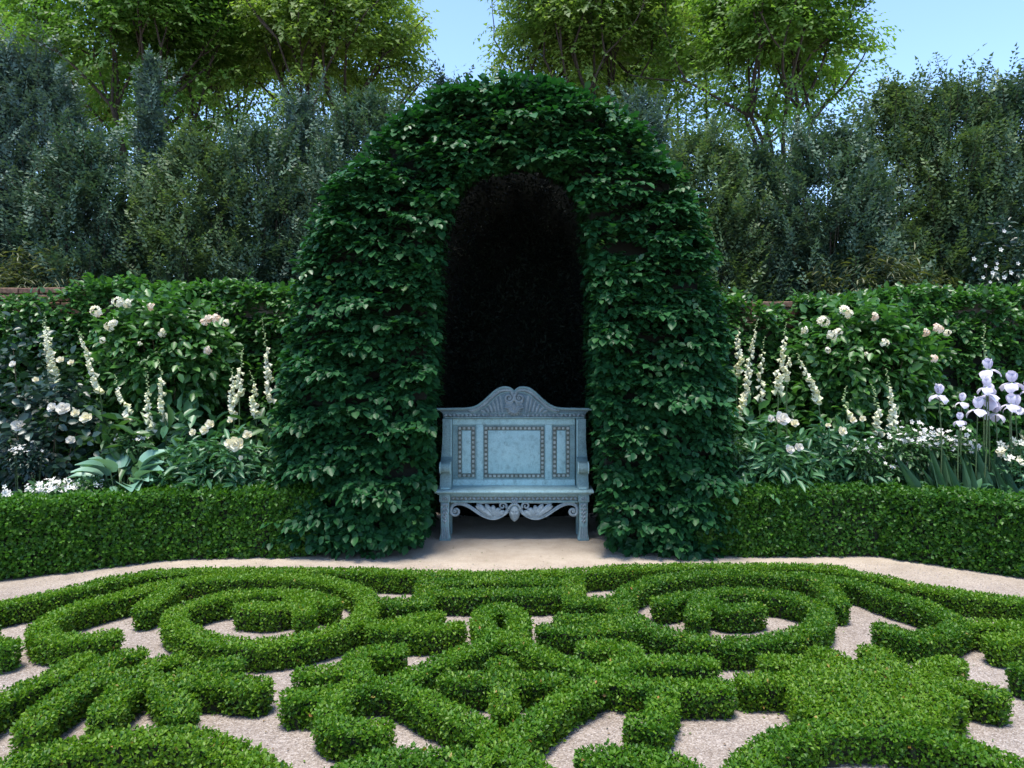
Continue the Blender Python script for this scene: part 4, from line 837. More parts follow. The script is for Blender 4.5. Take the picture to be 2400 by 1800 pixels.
def foxglove(top, bot, Y, n, label, open_frac=.75, big=.057, width=1.0):
    """top and bottom of the flower spike as (x, z)"""
    gx = bot[0]+(bot[0]-top[0])*.25; root = empty('foxglove', (gx, Y, 0)); tag(root, label, 'foxglove', 'foxglove spires in the flower beds')
    A = np.array([bot[0]-gx, 0, bot[1]]); T = np.array([top[0]-gx, 0, top[1]]); ln = np.linalg.norm(T-A)
    st = [(0, 0, .02), (A[0]*.3, 0, A[2]*.5), tuple(A)] + [tuple(A+(T-A)*t+np.array([.012*math.sin(t*6+bot[0]*9), 0, 0])) for t in (.25, .5, .75, 1)]
    stem_part(root, smooth_line(st, 1), .008, .002)
    sp = np.array(st[2:])
    for k in range(n):
        t = (k+.5)/n; t = t**.92; p = np.array([np.interp(t, np.linspace(0, 1, len(sp)), sp[:, c]) for c in range(3)])
        az = random.uniform(-2.3, 2.3)-math.pi/2; s = big*(1-.70*t)*random.uniform(.85, 1.1)
        if t < open_frac:
            d = (math.cos(az), math.sin(az), -random.uniform(.75, 1.5)+.4*t); inst('flower_bell', BELL, root, basis(d, (0, 0, 1), p, (s*width, s, s*width)))
        else:
            d = (math.cos(az), math.sin(az), -.2+.7*(t-open_frac)); inst('flower_bud', BUD, root, basis(d, (0, 0, 1), p, s*.8))
    P, D, N = [], [], []
    for k in range(9):
        a = random.uniform(0, 6.28); P.append((gx, Y, .05+.05*k)); D.append((math.cos(a), math.sin(a), random.uniform(.1, .9))); N.append((-.3*math.cos(a), -.3*math.sin(a), 1))
    leaf_parts(root, 'leaf', np.array(P), np.array(D), np.array(N), np.array([.26-.012*k for k in range(9)]), .55, T_LEAF, 'mid_leaf')
    return root

def blossom(root, loc, r, facing, me, n=16, core='pollen'):
    """a full bloom: a domed heart and rings of cupped petals that are its sub-parts"""
    c = MB().ell((0, 0, 0), (r*.34, r*.30, r*.34), u=10, v=6).build('bloom', me.materials[0].name, root); c.location = loc
    f = Vector(facing).normalized(); a = f.orthogonal().normalized(); b = f.cross(a)
    for k in range(n):
        ring = 0 if k < 5 else (1 if k < 10 else 2); th = k*2.399+ring*.4; el = (.95, .45, .0)[ring]; L = r*(.62, .85, 1.0)[ring]
        rd = a*math.cos(th)+b*math.sin(th); d = rd*math.cos(el)+f*math.sin(el)
        inst('petal', me, c, basis(d, f*math.cos(el)-rd*math.sin(el)*.4, rd*r*.10-f*r*.12*(ring-1), L*random.uniform(.9, 1.1)))
    return c
def floret_mesh(name, mat, n=5, cup=.25):
    V, Fc = [], []
    for k in range(n):
        th = 2*math.pi*k/n; c, s = math.cos(th), math.sin(th); q = lambda u, v, z: (u*c-v*s, u*s+v*c, z); i = len(V)
        V += [q(.08, 0, 0), q(.55, .33, cup*.6), q(1, .0, cup), q(.55, -.33, cup*.6)]; Fc += [(i, i+1, i+2), (i, i+2, i+3)]
    me = bpy.data.meshes.new(name); me.from_pydata(V, [], Fc); me.materials.append(M[mat]); return me
FLORET = floret_mesh('floret', 'white_petal'); FLORET_CREAM = floret_mesh('floret', 'cream_petal'); FLORET_BLUSH = floret_mesh('floret', 'blush_petal')
def cluster_mesh(name, mat, n, spread, size):
    lm_V, lm_F, k = [], [], 0; fm = floret_mesh('t', mat); fv = np.array([v.co[:] for v in fm.vertices]); ff = np.array([p.vertices[:] for p in fm.polygons])
    for _ in range(n):
        d = unit(1)[0]; d[1] = -abs(d[1]); d = nrm(d+np.array([0, -.5, .3])); p = d*spread*rng.uniform(.6, 1, 3); x = nrm(np.cross(d, [0.2, 0.1, 1])); y = np.cross(d, x)
        s = size*rng.uniform(.7, 1.2); lm_V.append(p+(fv[:, 0:1]*x+fv[:, 1:2]*y+fv[:, 2:3]*d)*s); lm_F.append(ff+k); k += len(fv)
    me = bpy.data.meshes.new(name); me.from_pydata([tuple(v) for v in np.concatenate(lm_V)], [], [tuple(int(i) for i in f) for f in np.concatenate(lm_F)]); me.materials.append(M[mat])
    a = me.attributes.new('tint', 'FLOAT', 'FACE'); a.data.foreach_set('value', np.repeat(rng.random(n), len(ff)).astype(np.float32)); bpy.data.meshes.remove(fm); return me
CL_CREAM = [cluster_mesh('flower_cluster', 'cream_petal', 24, .07, .024) for _ in range(2)]
CL_BLUSH = [cluster_mesh('flower_cluster', 'blush_petal', 20, .065, .024) for _ in range(2)]

def mound(name, label, cat, c, r, n, leaf, wd, mat, tmpl=T_LEAF, group=None, up=.6, shell=.55, parts=0, stems=6, stem_mat='stem', zmin=.03, out=.8, stem_from=None, jit=.6, droop=.3, spray=3, sl=.8):
    """a leafy plant: stems from one foot and leafy twigs through an ellipsoid of radii r about c"""
    c = np.array(c, float); r = np.array(r, float); foot = np.array(stem_from if stem_from else (c[0], c[1], 0.)); root = empty(name, tuple(foot)); tag(root, label, cat, group); lm = LM()
    d = unit(n); rad = shell+(1-shell)*rng.random(n)**.5; C = c+d*r*rad[:, None]*(1+.18*noise(d*r, .3, 2))[:, None]; k = C[:, 2] > zmin; C, d = C[k], d[k]
    P, D, N, S = sprays(C, nrm(d*out+np.array([0, 0, .25])), spray, leaf*1.6*sl, leaf, up=up, jit=jit, droop=droop); k = P[:, 2] > zmin*.5; P, D, N, S = P[k], D[k], N[k], S[k]
    if parts: split_parts(root, lm, P, D, N, S, wd, tmpl, mat, parts, P[:, 1] < c[1])
    else: add_leaves(lm, P, D, N, S, wd, tmpl, mat)
    fo = lm.build('foliage', root, off=tuple(foot)); fo['kind'] = 'stuff'
    sl_ = LM()
    for _ in range(stems):
        e = c+unit(1)[0]*r*.75; e[2] = max(e[2], zmin+.05); mid = (foot+e)/2+np.array([0, 0, .12*r[2]])
        V, Fc = tube_arrays(smooth_line([foot, mid, e], 2)-foot, np.linspace(.009, .003, len(smooth_line([foot, mid, e], 2))), 5); sl_.add(V, Fc, stem_mat)
    if stems: sl_.build('stem', root, smooth=True)
    return root

# ------------------------------------------------------------------ flowering shrubs on the wall hedges
def flowering_shrub(c, label, clusters):
    root = mound('flowering_shrub', label, 'shrub', c, (.66, .34, .66), 1150, .088, .66, 'wall_leaf', group='cream flowered shrubs against the wall hedges', parts=150, stems=10, stem_mat='woody_stem', stem_from=(c[0], c[1]+.1, 0), shell=.5, spray=4)
    off = Vector(root.location)
    for k, (x, z, s, blush) in enumerate(clusters):
        me = (CL_BLUSH if blush else CL_CREAM)[k % 2]; o = link('flower_cluster', me, root); o.location = Vector((x, c[1]-.40+.12*random.random(), z))-off; s *= .85; o.scale = (s, s, s); o.rotation_euler = (random.uniform(-.3, .3), random.uniform(0, 6), 0)
flowering_shrub((-3.338, 7.1, 1.62), 'large leafy shrub with cream flower clusters left of the arch', [(*p, s, b) for p, s, b in zip([(-3.766, 2.07), (-3.687, 1.942), (-3.573, 2.157), (-3.206, 1.877), (-2.803, 1.973), (-2.698, 2.0), (-2.631, 1.97), (-2.794, 1.719), (-3.731, 1.807), (-3.372, 1.777), (-3.293, 2.117), (-3.801, 2.052), (-3.626, 1.965), (-3.521, 2.148), (-2.75, 2.008)], [1.1,1.0,1.1,.8,.8,1.0,.7,.9,.6,.4,.8,.8,.7,.8,.8], [0,0,0,0,1,1,0,1,0,0,1,1,0,0,1])])
flowering_shrub((3.41, 7.1, 1.52), 'large leafy shrub with cream flower clusters right of the arch', [(*p, s, b) for p, s, b in zip([(2.839, 1.977), (2.918, 1.859), (3.032, 2.07), (3.4, 1.781), (3.803, 1.886), (3.908, 1.912), (3.978, 1.877), (3.82, 1.64), (2.874, 1.719), (3.239, 1.684), (3.312, 2.026), (2.673, 1.903), (2.988, 1.886), (3.085, 2.052), (3.856, 1.921)], [1.1,1.0,1.1,.8,.8,1.0,.7,.9,.6,.4,.8,.7,.7,.8,.8], [0,0,0,0,1,1,0,1,0,0,1,0,0,0,1])])

# ------------------------------------------------------------------ foxgloves
FOX = [((-4.321, 1.997), (-4.222, 1.345), 46, 'tall twin-looking white foxglove farthest left, behind the white roses', 0.8), ((-4.264, 2.066), (-4.177, 1.449), 44, 'white foxglove with the highest tip at the far left of the bed', 0.8), ((-3.973, 1.919), (-3.756, 1.362), 40, 'white foxglove leaning right, its spike curving down left of the flowering shrub', 0.85), ((-3.591, 1.501), (-3.46, 1.101), 28, 'short leaning white foxglove below the left flowering shrub', 0.75), ((-3.295, 1.501), (-3.238, 0.953), 40, 'left spire of the close foxglove pair below the left flowering shrub', 0.75), ((-3.189, 1.64), (-3.121, 1.11), 38, 'right, taller spire of the close foxglove pair below the left flowering shrub', 0.7), ((-2.582, 1.562), (-2.556, 1.127), 36, 'lower white foxglove of the pair between the left shrub and the arch', 0.85), ((-2.472, 1.745), (-2.495, 1.275), 34, 'white foxglove with a long green tip between the left shrub and the arch', 0.6), ((-2.373, 1.536), (-2.321, 1.153), 26, 'short yellowish foxglove touching the left pier of the arch', 0.7), ((-2.286, 2.006), (-2.226, 1.267), 44, 'tallest white foxglove, right beside the left pier of the arch', 0.65), ((2.227, 1.98), (2.057, 1.119), 60, 'longest white foxglove, leaning left against the right pier of the arch', 0.92), ((2.097, 1.936), (2.071, 1.519), 30, 'white foxglove half hidden behind the longest leaning one right of the arch', 0.9), ((2.323, 1.849), (2.288, 1.267), 24, 'sparse white foxglove with few bells right of the leaning one', 0.75), ((2.479, 1.971), (2.415, 1.345), 44, 'white foxglove with a dense pale spike left of the right flowering shrub', 0.8), ((2.532, 1.675), (2.523, 1.484), 18, 'small bushy white foxglove in front of the right flowering shrub', 0.9), ((2.606, 1.693), (2.801, 1.267), 36, 'white foxglove leaning right in front of the right flowering shrub', 0.85), ((2.992, 1.397), (3.01, 1.145), 20, 'small green budded foxglove below the right flowering shrub', 0.2), ((3.267, 1.414), (3.323, 0.98), 34, 'left spire of the close foxglove pair below the right flowering shrub', 0.5), ((3.375, 1.553), (3.424, 1.023), 38, 'right, taller spire of the close foxglove pair below the right flowering shrub', 0.7), ((4.271, 1.953), (4.262, 1.414), 30, 'thin green budded foxglove behind the irises', 0.1)]
for tp, bt, n, l, f in FOX: foxglove(tp, bt, 6.75+random.uniform(-.12, .1), n, l, f)

# ------------------------------------------------------------------ left bed
def rooted(mnd, pts, r, me, facing=(0, -1, .35), n=16):
    off = Vector(mnd.location)
    for (x, y, z), rr in zip(pts, r): blossom(mnd, Vector((x, y, z))-off, rr, (facing[0]+random.uniform(-.3, .3), facing[1], facing[2]+random.uniform(-.2, .3)), me, n)
def at_y(pts, Y): return [(x, Y, z) for x, z in pts]
rb = mound('rose_bush', 'dark leaved rose bush with round white blooms at the far left', 'rose bush', (-4.15, 6.55, .85), (.62, .30, .66), 420, .085, .8, 'dark_leaf', parts=120, stems=8, stem_mat='woody_stem')
rooted(rb, at_y([(-3.825, 1.214), (-4.199, 1.072), (-3.757, 0.949), (-3.919, 1.225), (-4.252, 1.592)], 6.3), [.065, .062, .042, .045, .035], P_PEONY)
rooted(rb, at_y([(-3.746, 1.174), (-3.656, 1.13), (-4.09, 1.46), (-3.877, 1.632), (-3.787, 1.608)], 6.35), [.042, .055, .03, .035, .03], P_CREAM)
mound('shrub', 'airy dark shrub with small bluish leaves behind the rose bush', 'shrub', (-4.55, 6.95, 1.35), (.6, .3, .7), 330, .075, .7, 'dark_leaf', stems=8, stem_mat='woody_stem')
def hosta(x, Y, n, size, label):
    root = empty('hosta', (x, Y, 0)); tag(root, label, 'hosta')
    for k in range(n):
        a = k*2.399+.4; el = .15+.95*((k % 7)/6); r = .05+.02*(k % 3); d = (math.cos(a)*math.cos(el), math.sin(a)*math.cos(el), math.sin(el)*1.0)
        base = (math.cos(a)*(.14+.14*(1-(k % 7)/6)), math.sin(a)*.14, .52+.18*(k % 7)/6); s = size*random.uniform(.8, 1.15)
        V, Fc = tube_arrays([(0, 0, .02), (base[0]*.6, base[1]*.6, base[2]*.6), base], [.006, .005, .004], 5); LM().add(V, Fc, 'stem').build('leaf_stalk', root, smooth=True)
        inst('leaf', HOSTA, root, basis(d, (-d[0]*.3, -d[1]*.3-.25, 1), base, s))
hosta(-3.282, 6.25, 38, .235, 'hosta with big blue-green leaves behind the left border hedge')
def peony(c, r, n, label, blooms, me=None, mat='bluegreen_leaf', parts=100):
    m = mound('peony', label, 'peony', c, r, n, .115, .34, mat, T_LEAF, group='peony plants in the flower beds', parts=parts, stems=8, up=.9, shell=.35, spray=5, sl=.9)
    rooted(m, [b[:3] for b in blooms], [b[3] for b in blooms], me or P_CREAM); return m
peony((-2.552, 6.4, .58), (.55, .28, .36), 420, 'bushy peony with a wide cream bloom beside the left pier of the arch', [(*p, r) for p, r in zip(at_y([(-2.289, 0.927), (-2.202, 1.007), (-2.654, 1.026), (-2.559, 1.046), (-2.511, 1.094), (-2.345, 1.125), (-2.257, 0.816), (-2.345, 0.935)], 6.15), [.07, .04, .035, .04, .042, .025, .022, .05])])
mound('foxglove_leaves', 'broad upright leaf clump behind the hosta', 'leafy plant', (-3.383, 6.6, .68), (.50, .2, .40), 130, .18, .42, 'mid_leaf', parts=60, stems=3, up=.5, spray=3)
mound('leafy_plant', 'plain mid green plant with oval leaves between the foxglove pair and the arch', 'leafy plant', (-3.083, 6.85, .75), (.45, .22, .5), 150, .15, .55, 'bluegreen_leaf', parts=60, stems=4)
mound('leafy_plant', 'leafy filler plant at the foot of the left pier behind the border hedge', 'leafy plant', (-2.226, 6.7, .62), (.40, .22, .55), 150, .13, .5, 'mid_leaf', parts=40, stems=4)
mound('leafy_plant', 'dark leafy filler plant under the left flowering shrub', 'leafy plant', (-3.786, 6.95, .8), (.7, .2, .7), 260, .10, .6, 'wall_leaf', parts=40, stems=4)

def floret_clump(name, label, cat, c, r, n, size, me, mat='mid_leaf', leafn=160, group='drifts of small white flowers', leaf=.05, wd=.5):
    c = np.array(c, float); r = np.array(r, float); root = empty(name, (c[0], c[1], 0)); tag(root, label, cat, group); lm = LM(); off = np.array([c[0], c[1], 0])
    d = unit(leafn); C = c-np.array([0, 0, r[2]*.45])+d*r*rng.random((leafn, 1))**.4*np.array([1, 1, .9]); C[:, 2] = np.maximum(C[:, 2], .05)
    P, D, N, S = sprays(C, nrm(d+np.array([0, -.2, .6])), 4, leaf*1.4, leaf); add_leaves(lm, P, D, N, S, wd, T_LEAF, mat)
    d = unit(n); d[:, 2] = np.abs(d[:, 2]); pts = c+d*r*rng.uniform(.75, 1.05, (n, 1)); pts[:, 2] = c[2]+(pts[:, 2]-c[2])*rng.uniform(-.3, 1, n)
    for k in range(0, n, 3):
        V, Fc = tube_arrays([(c[0]+(pts[k][0]-c[0])*.5, c[1]+(pts[k][1]-c[1])*.5, .03), pts[k]], .0022, 4, False); lm.add(V, Fc, 'stem')
    fo = lm.build('foliage', root, off=off); fo['kind'] = 'stuff'
    for p in pts:
        f = nrm(np.array([p[0]-c[0], -.6, .7])+rng.normal(0, .3, 3)); inst('flower', me, root, Matrix.Translation(Vector(p-off)) @ Vector(f).to_track_quat('Z', 'Y').to_matrix().to_4x4() @ Matrix.Scale(size*random.uniform(.7, 1.25), 4))
W3 = {'a': (-4.099, 0.573), 'b': (-3.709, 0.612), 'c': (-3.444, 0.627), 'd': (-3.928, 0.521), 'e': (-3.351, 0.955), 'f': (-4.115, 0.877)}
floret_clump('white_flower_clump', 'white flower clump cut by the left edge, behind the border hedge', 'flowers', (W3['a'][0]-.02, 5.85, W3['a'][1]-.03), (.17, .12, .10), 46, .024, FLORET)
floret_clump('white_flower_clump', 'widest drift of small white flowers below the white rose bush', 'flowers', (W3['b'][0], 5.98, W3['b'][1]-.03), (.24, .12, .11), 80, .024, FLORET)
floret_clump('white_flower_clump', 'small white flower clump tucked against the hosta', 'flowers', (W3['c'][0], 6.05, W3['c'][1]-.02), (.10, .10, .07), 24, .022, FLORET)
floret_clump('white_flower_clump', 'tiny pale flower spray in the shade behind the hosta', 'flowers', (W3['e'][0], 6.5, W3['e'][1]-.02), (.14, .10, .10), 26, .016, FLORET)
floret_clump('white_flower_clump', 'pale flower spray under the lower white rose at the left edge', 'flowers', (W3['f'][0], 6.25, W3['f'][1]-.02), (.16, .10, .14), 30, .018, FLORET, 'dark_leaf')

# ------------------------------------------------------------------ right bed
rp = peony((2.26, 6.42, .55), (.48, .26, .42), 380, 'peony with one big round white bloom beside the right pier of the arch', [], P_PEONY, 'bluegreen_leaf')
rooted(rp, at_y([(2.243, 1.137), (2.311, 0.883), (2.383, 0.904), (2.153, 1.141)], 6.15), [.072, .045, .040, .036], P_PEONY)
rooted(rp, at_y([(2.349, 1.102)], 6.15), [.042], P_CREAM)
peony((2.893, 6.5, .60), (.50, .26, .42), 380, 'peony with small pale blooms below the close foxglove pair on the right', [(*p, r) for p, r in zip(at_y([(2.768, 1.03), (2.857, 1.129), (2.653, 1.081), (2.94, 1.137)], 6.2), [.045, .035, .025, .03])], P_CREAM)
mound('leafy_plant', 'dark leafy filler plant under the right flowering shrub', 'leafy plant', (3.094, 6.95, .8), (.9, .2, .7), 320, .10, .6, 'wall_leaf', parts=40, stems=4)
mound('leafy_plant', 'leafy filler plant at the foot of the right pier behind the border hedge', 'leafy plant', (1.974, 6.62, .7), (.34, .2, .6), 170, .13, .5, 'bluegreen_leaf', parts=40, stems=4)
mound('leafy_plant', 'low green ground plant behind the bent corner of the right border hedge', 'leafy plant', (3.469, 6.42, .42), (.75, .22, .34), 330, .08, .5, 'bluegreen_leaf', parts=40, stems=4)
mound('leafy_plant', 'low green ground plant under the irises at the right edge', 'leafy plant', (4.056, 6.15, .38), (.55, .25, .34), 240, .085, .5, 'bluegreen_leaf', parts=40, stems=4)
W4 = {'a': (3.012, 0.894), 'b': (3.377, 0.991), 'c': (3.588, 0.942), 'd': (3.199, 0.764), 'e': (3.816, 0.91), 'f': (4.205, 0.845), 'g': (4.221, 0.504), 'h': (3.751, 1.121), 'i': (1.884, 0.934), 'j': (4.059, 0.975)}
for key, r, n, sz, lab in (('a', (.12, .1, .12), 26, .019, 'leftmost drift of small white flowers right of the paired foxgloves'), ('b', (.15, .12, .18), 44, .024, 'tall white flower drift under the single iris'), ('c', (.17, .12, .16), 52, .024, 'dense white flower drift left of the iris leaves'), ('d', (.17, .1, .14), 36, .020, 'low scattered white flower drift just above the right border hedge'), ('e', (.13, .12, .2), 44, .023, 'white flower drift at the foot of the iris group'), ('i', (.08, .08, .06), 12, .020, 'few white flowers beside the right pier of the arch')):
    floret_clump('white_flower_clump', lab, 'flowers', (W4[key][0], 6.3, W4[key][1]-.03), (r[0]*1.25, r[1], r[2]*1.2), int(n*1.35), sz*.92, FLORET, leafn=240)
for key, r, n, sz, lab in (('f', (.18, .12, .28), 40, .036, 'cream flower clump at the right edge beside the irises'), ('g', (.26, .12, .10), 36, .036, 'cream flower clump spilling over the right border hedge')):
    floret_clump('cream_flower_clump', lab, 'flowers', (W4[key][0], 6.12 if key == 'f' else 5.85, W4[key][1]-.02), r, n, sz, FLORET_CREAM if key == 'f' else FLORET, 'bluegreen_leaf')
def iris(x, z, Y, s, label, blades=14, withered=False):
    root = empty('iris', (x+random.uniform(-.03, .03), Y, 0)); tag(root, label, 'iris', 'pale bearded irises at the right of the bed')
    dx = x-root.location.x; stem_part(root, smooth_line([(random.uniform(-.06, .06), 0, 0), (dx*.5+random.uniform(-.04, .04), 0, z*.6), (dx, 0, z-.01)], 2), .007, .004)
    c = MB().ell((0, 0, 0), (s*.12, s*.12, s*.2), u=8, v=6).build('bloom', 'bud', root); c.location = (dx, 0, z)
    a0 = random.uniform(0, 6)
    for k in range(3):
        a = a0+k*2.094; d = (math.cos(a)*.45, math.sin(a)*.45, 1); inst('standard_petal', P_STAND, c, basis(d, (-math.cos(a), -math.sin(a), .2), (0, 0, .01), s*random.uniform(1.1, 1.35)))
        a += 1.047; d = (math.cos(a), math.sin(a), .35+random.uniform(-.2, .2)); inst('fall_petal', P_FALL, c, basis(d, (-math.cos(a)*.3, -math.sin(a)*.3, 1), (0, 0, .0), s*random.uniform(1.35, 1.6)))
    P, D, N, L = [], [], [], []
    for k in range(blades):
        a = random.uniform(-.35, .35); P.append((root.location.x+random.uniform(-.08, .08), Y+random.uniform(-.05, .05), .01)); D.append((math.sin(a), random.uniform(-.1, .1), math.cos(a))); N.append((random.uniform(-.4, .4), -1, 0)); L.append(random.uniform(.5, .72))
    leaf_parts(root, 'leaf_blade', np.array(P), np.array(D), np.array(N), np.array(L)*1.3, .10, T_LEAF, 'iris_leaf')
IR = [(3.535, 1.339), (4.013, 1.545), (4.208, 1.434), (3.97, 1.339), (3.859, 1.22), (4.034, 1.292), (4.097, 1.173), (3.669, 1.133), (4.343, 1.371), (3.907, 1.403), (4.113, 1.26), (3.764, 1.276), (4.224, 1.236)]
for (x, z), s, l in zip(IR, (.076, .078, .084, .080, .086, .086, .080, .052, .08, .066, .074, .058, .078), (
 'single pale iris standing apart left of the iris group', 'topmost iris of the group, under the budded foxglove', 'iris of the group nearest the right edge of the photo', 'pale iris in the middle of the group, just below the topmost one', 'leftmost iris of the dense group', 'wide open iris in the centre of the dense group', 'lowest iris of the dense group, right of centre', 'small faded iris low between the single iris and the group', 'iris half cut off by the right edge', 'small upper iris between the single one and the topmost one', 'iris tucked behind the lowest bloom of the dense group', 'small iris at the left fringe of the dense group', 'low iris between the dense group and the right edge')):
    iris(x, z, 6.15+random.uniform(-.12, .12), s, l)

# ------------------------------------------------------------------ background trees
def grow(p, d, L, r, lev, maxlev, segs, tips, spread, env):
    q = p; steps = 3; pts = [p]
    for k in range(steps):
        d = nrm(d+unit(1)[0]*.16+np.array([0, 0, .05])); q = q+d*L/steps; pts.append(q)
    segs.append((np.array(pts), r, r*.62, lev))
    if not env(q): tips.append((pts[1], d)); return
    if lev >= maxlev: tips.append((q, d)); return
    if lev >= maxlev-1: tips.append((pts[2], d))
    for k in range(3 if lev < 2 else (2 + (rng.random() < .5))):
        a = unit(1)[0]; a = nrm(a-d*np.dot(a, d)); nd = nrm(d*math.cos(spread)+a*math.sin(spread)*rng.uniform(.7, 1.2)+np.array([0, 0, .10]))
        if env(q+nd*L*.6): grow(q, nd, L*rng.uniform(.66, .84), r*.60, lev+1, maxlev, segs, tips, spread, env)
def maple(x, Y, fork, c, r, label, mat, nl, seed, limbs=7, clip=None):
    root = empty('maple_tree', (x, Y, 0)); tag(root, label, 'tree', 'maples rising behind the evergreens'); segs, tips = [], []
    c = np.array(c, float); r = np.array(r, float)
    env = lambda p: (np.sum(((p-c)/(r*1.05))**2) < 1 or p[2] < c[2]-r[2]*.6) and (clip is None or bool(clip(np.array([p]))[0]))
    base = np.array([x, Y, 0.]); f = np.array([x+rng.normal(0, .1), Y, fork]); segs.append((np.array([base, (base+f)/2+np.array([.05, 0, 0]), f]), .16, .11, 0))
    for k in range(limbs):
        a = 2*math.pi*k/limbs+rng.uniform(-.3, .3); tilt = rng.uniform(.2, .7); d = np.array([math.cos(a)*math.sin(tilt), math.sin(a)*math.sin(tilt), math.cos(tilt)])
        grow(f-np.array([0, 0, .1]), d, r[2]*.50, .050, 1, 4, segs, tips, .55, env)
    tr, br = LM(), LM()
    for pts, r0, r1, lev in segs:
        V, Fc = tube_arrays(pts, np.linspace(r0, r1, len(pts)), 7 if lev < 2 else 4, lev < 1); (tr if lev < 1 else br).add(V, Fc, 'bark')
    tr.build('trunk', root, off=root.location, smooth=True); br.build('branches', root, off=root.location, smooth=True)
    tp = np.array([t[0] for t in tips]); td = np.array([t[1] for t in tips]); m = nl
    # leafy tiers: flat sheets of foliage hung about the branch tips and through the crown
    k = rng.integers(0, len(tp), m); C = tp[k]+rng.normal(0, 1, (m, 3))*np.array([.30, .30, .10])
    d = unit(m//2); Cf = c+d*r*(rng.random((m//2, 1))**.45); nz = noise(Cf, 1.1, seed, (.8, .8, 1.5)); Cf = Cf[nz > .0]; C = np.concatenate([C, Cf])
    q = (C-c)/r; ok = np.sum(q**2, 1) < 1.0+.25*noise(C, .8, seed+1); 
    if clip is not None: ok &= clip(C)
    C = C[ok]; O = nrm(C-c); O[:, 2] *= .3; O = nrm(O+unit(len(C))*.5)
    P, D, N, S = sprays(C, O, 8, .34, .086, up=1.1, out=.8, droop=.45, jit=.5)
    base = np.clip(.45+.25*noise(P, 1.2, seed+2)+rng.normal(0, .15, len(P)), 0, .99); lm = LM(); add_leaves(lm, P, D, N, S, 1.0, T_TRI, mat, base)
    fo = lm.build('crown', root, off=root.location); fo['kind'] = 'stuff'
g_ = lambda C, s: .25*noise(C, .6, s)
maple(-6.484, 13, 4.6, (-6.565-.1, 13, 7.1), (2.2, 1.7, 3.1), 'green maple with fanning dark limbs left, its fork above the evergreens', 'maple_leaf', 6800, 3)
maple(-3.289, 13.6, 4.6, (-3.417, 13.6, 7.0), (2.15, 1.7, 3.2), 'yellow-green maple just left of the blue sky gap', 'maple_leaf_pale', 6800, 5, clip=lambda C: C[:, 0] < -1.56+g_(C, 3))
maple(1.312, 13.6, 4.6, (1.227, 13.6, 7.0), (2.15, 1.7, 3.2), 'yellow-green maple just right of the blue sky gap', 'maple_leaf_pale', 6800, 7, clip=lambda C: C[:, 0] > -.50+g_(C, 2))
maple(4.675, 13, 4.6, (4.513, 13, 6.9), (2.2, 1.7, 3.0), 'green maple with fanning dark limbs right, its fork above the evergreens', 'maple_leaf', 6800, 9, clip=lambda C: C[:, 0]+.55*(C[:, 2]-7.2) < 6.1+g_(C, 4))
maple(-11.138, 14.5, 4.6, (-10.593, 14.5, 7.6), (2.1, 1.7, 2.6), 'pale maple cut off by the left edge of the photo', 'maple_leaf_pale', 3500, 11)

maple(-6.025, 16, 4.6, (-6.075, 16, 6.8), (2.6, 1.6, 3.6), 'maple standing back between the two left maples', 'maple_leaf', 6500, 13)
maple(3.749, 16, 4.6, (3.649, 16, 6.8), (2.6, 1.6, 3.6), 'maple standing back between the two right maples', 'maple_leaf', 6500, 15)
maple(-10.185, 16, 4.6, (-10.085, 16, 7.4), (2.2, 1.6, 3.0), 'maple standing back at the far left behind the green one', 'maple_leaf_pale', 3500, 17)

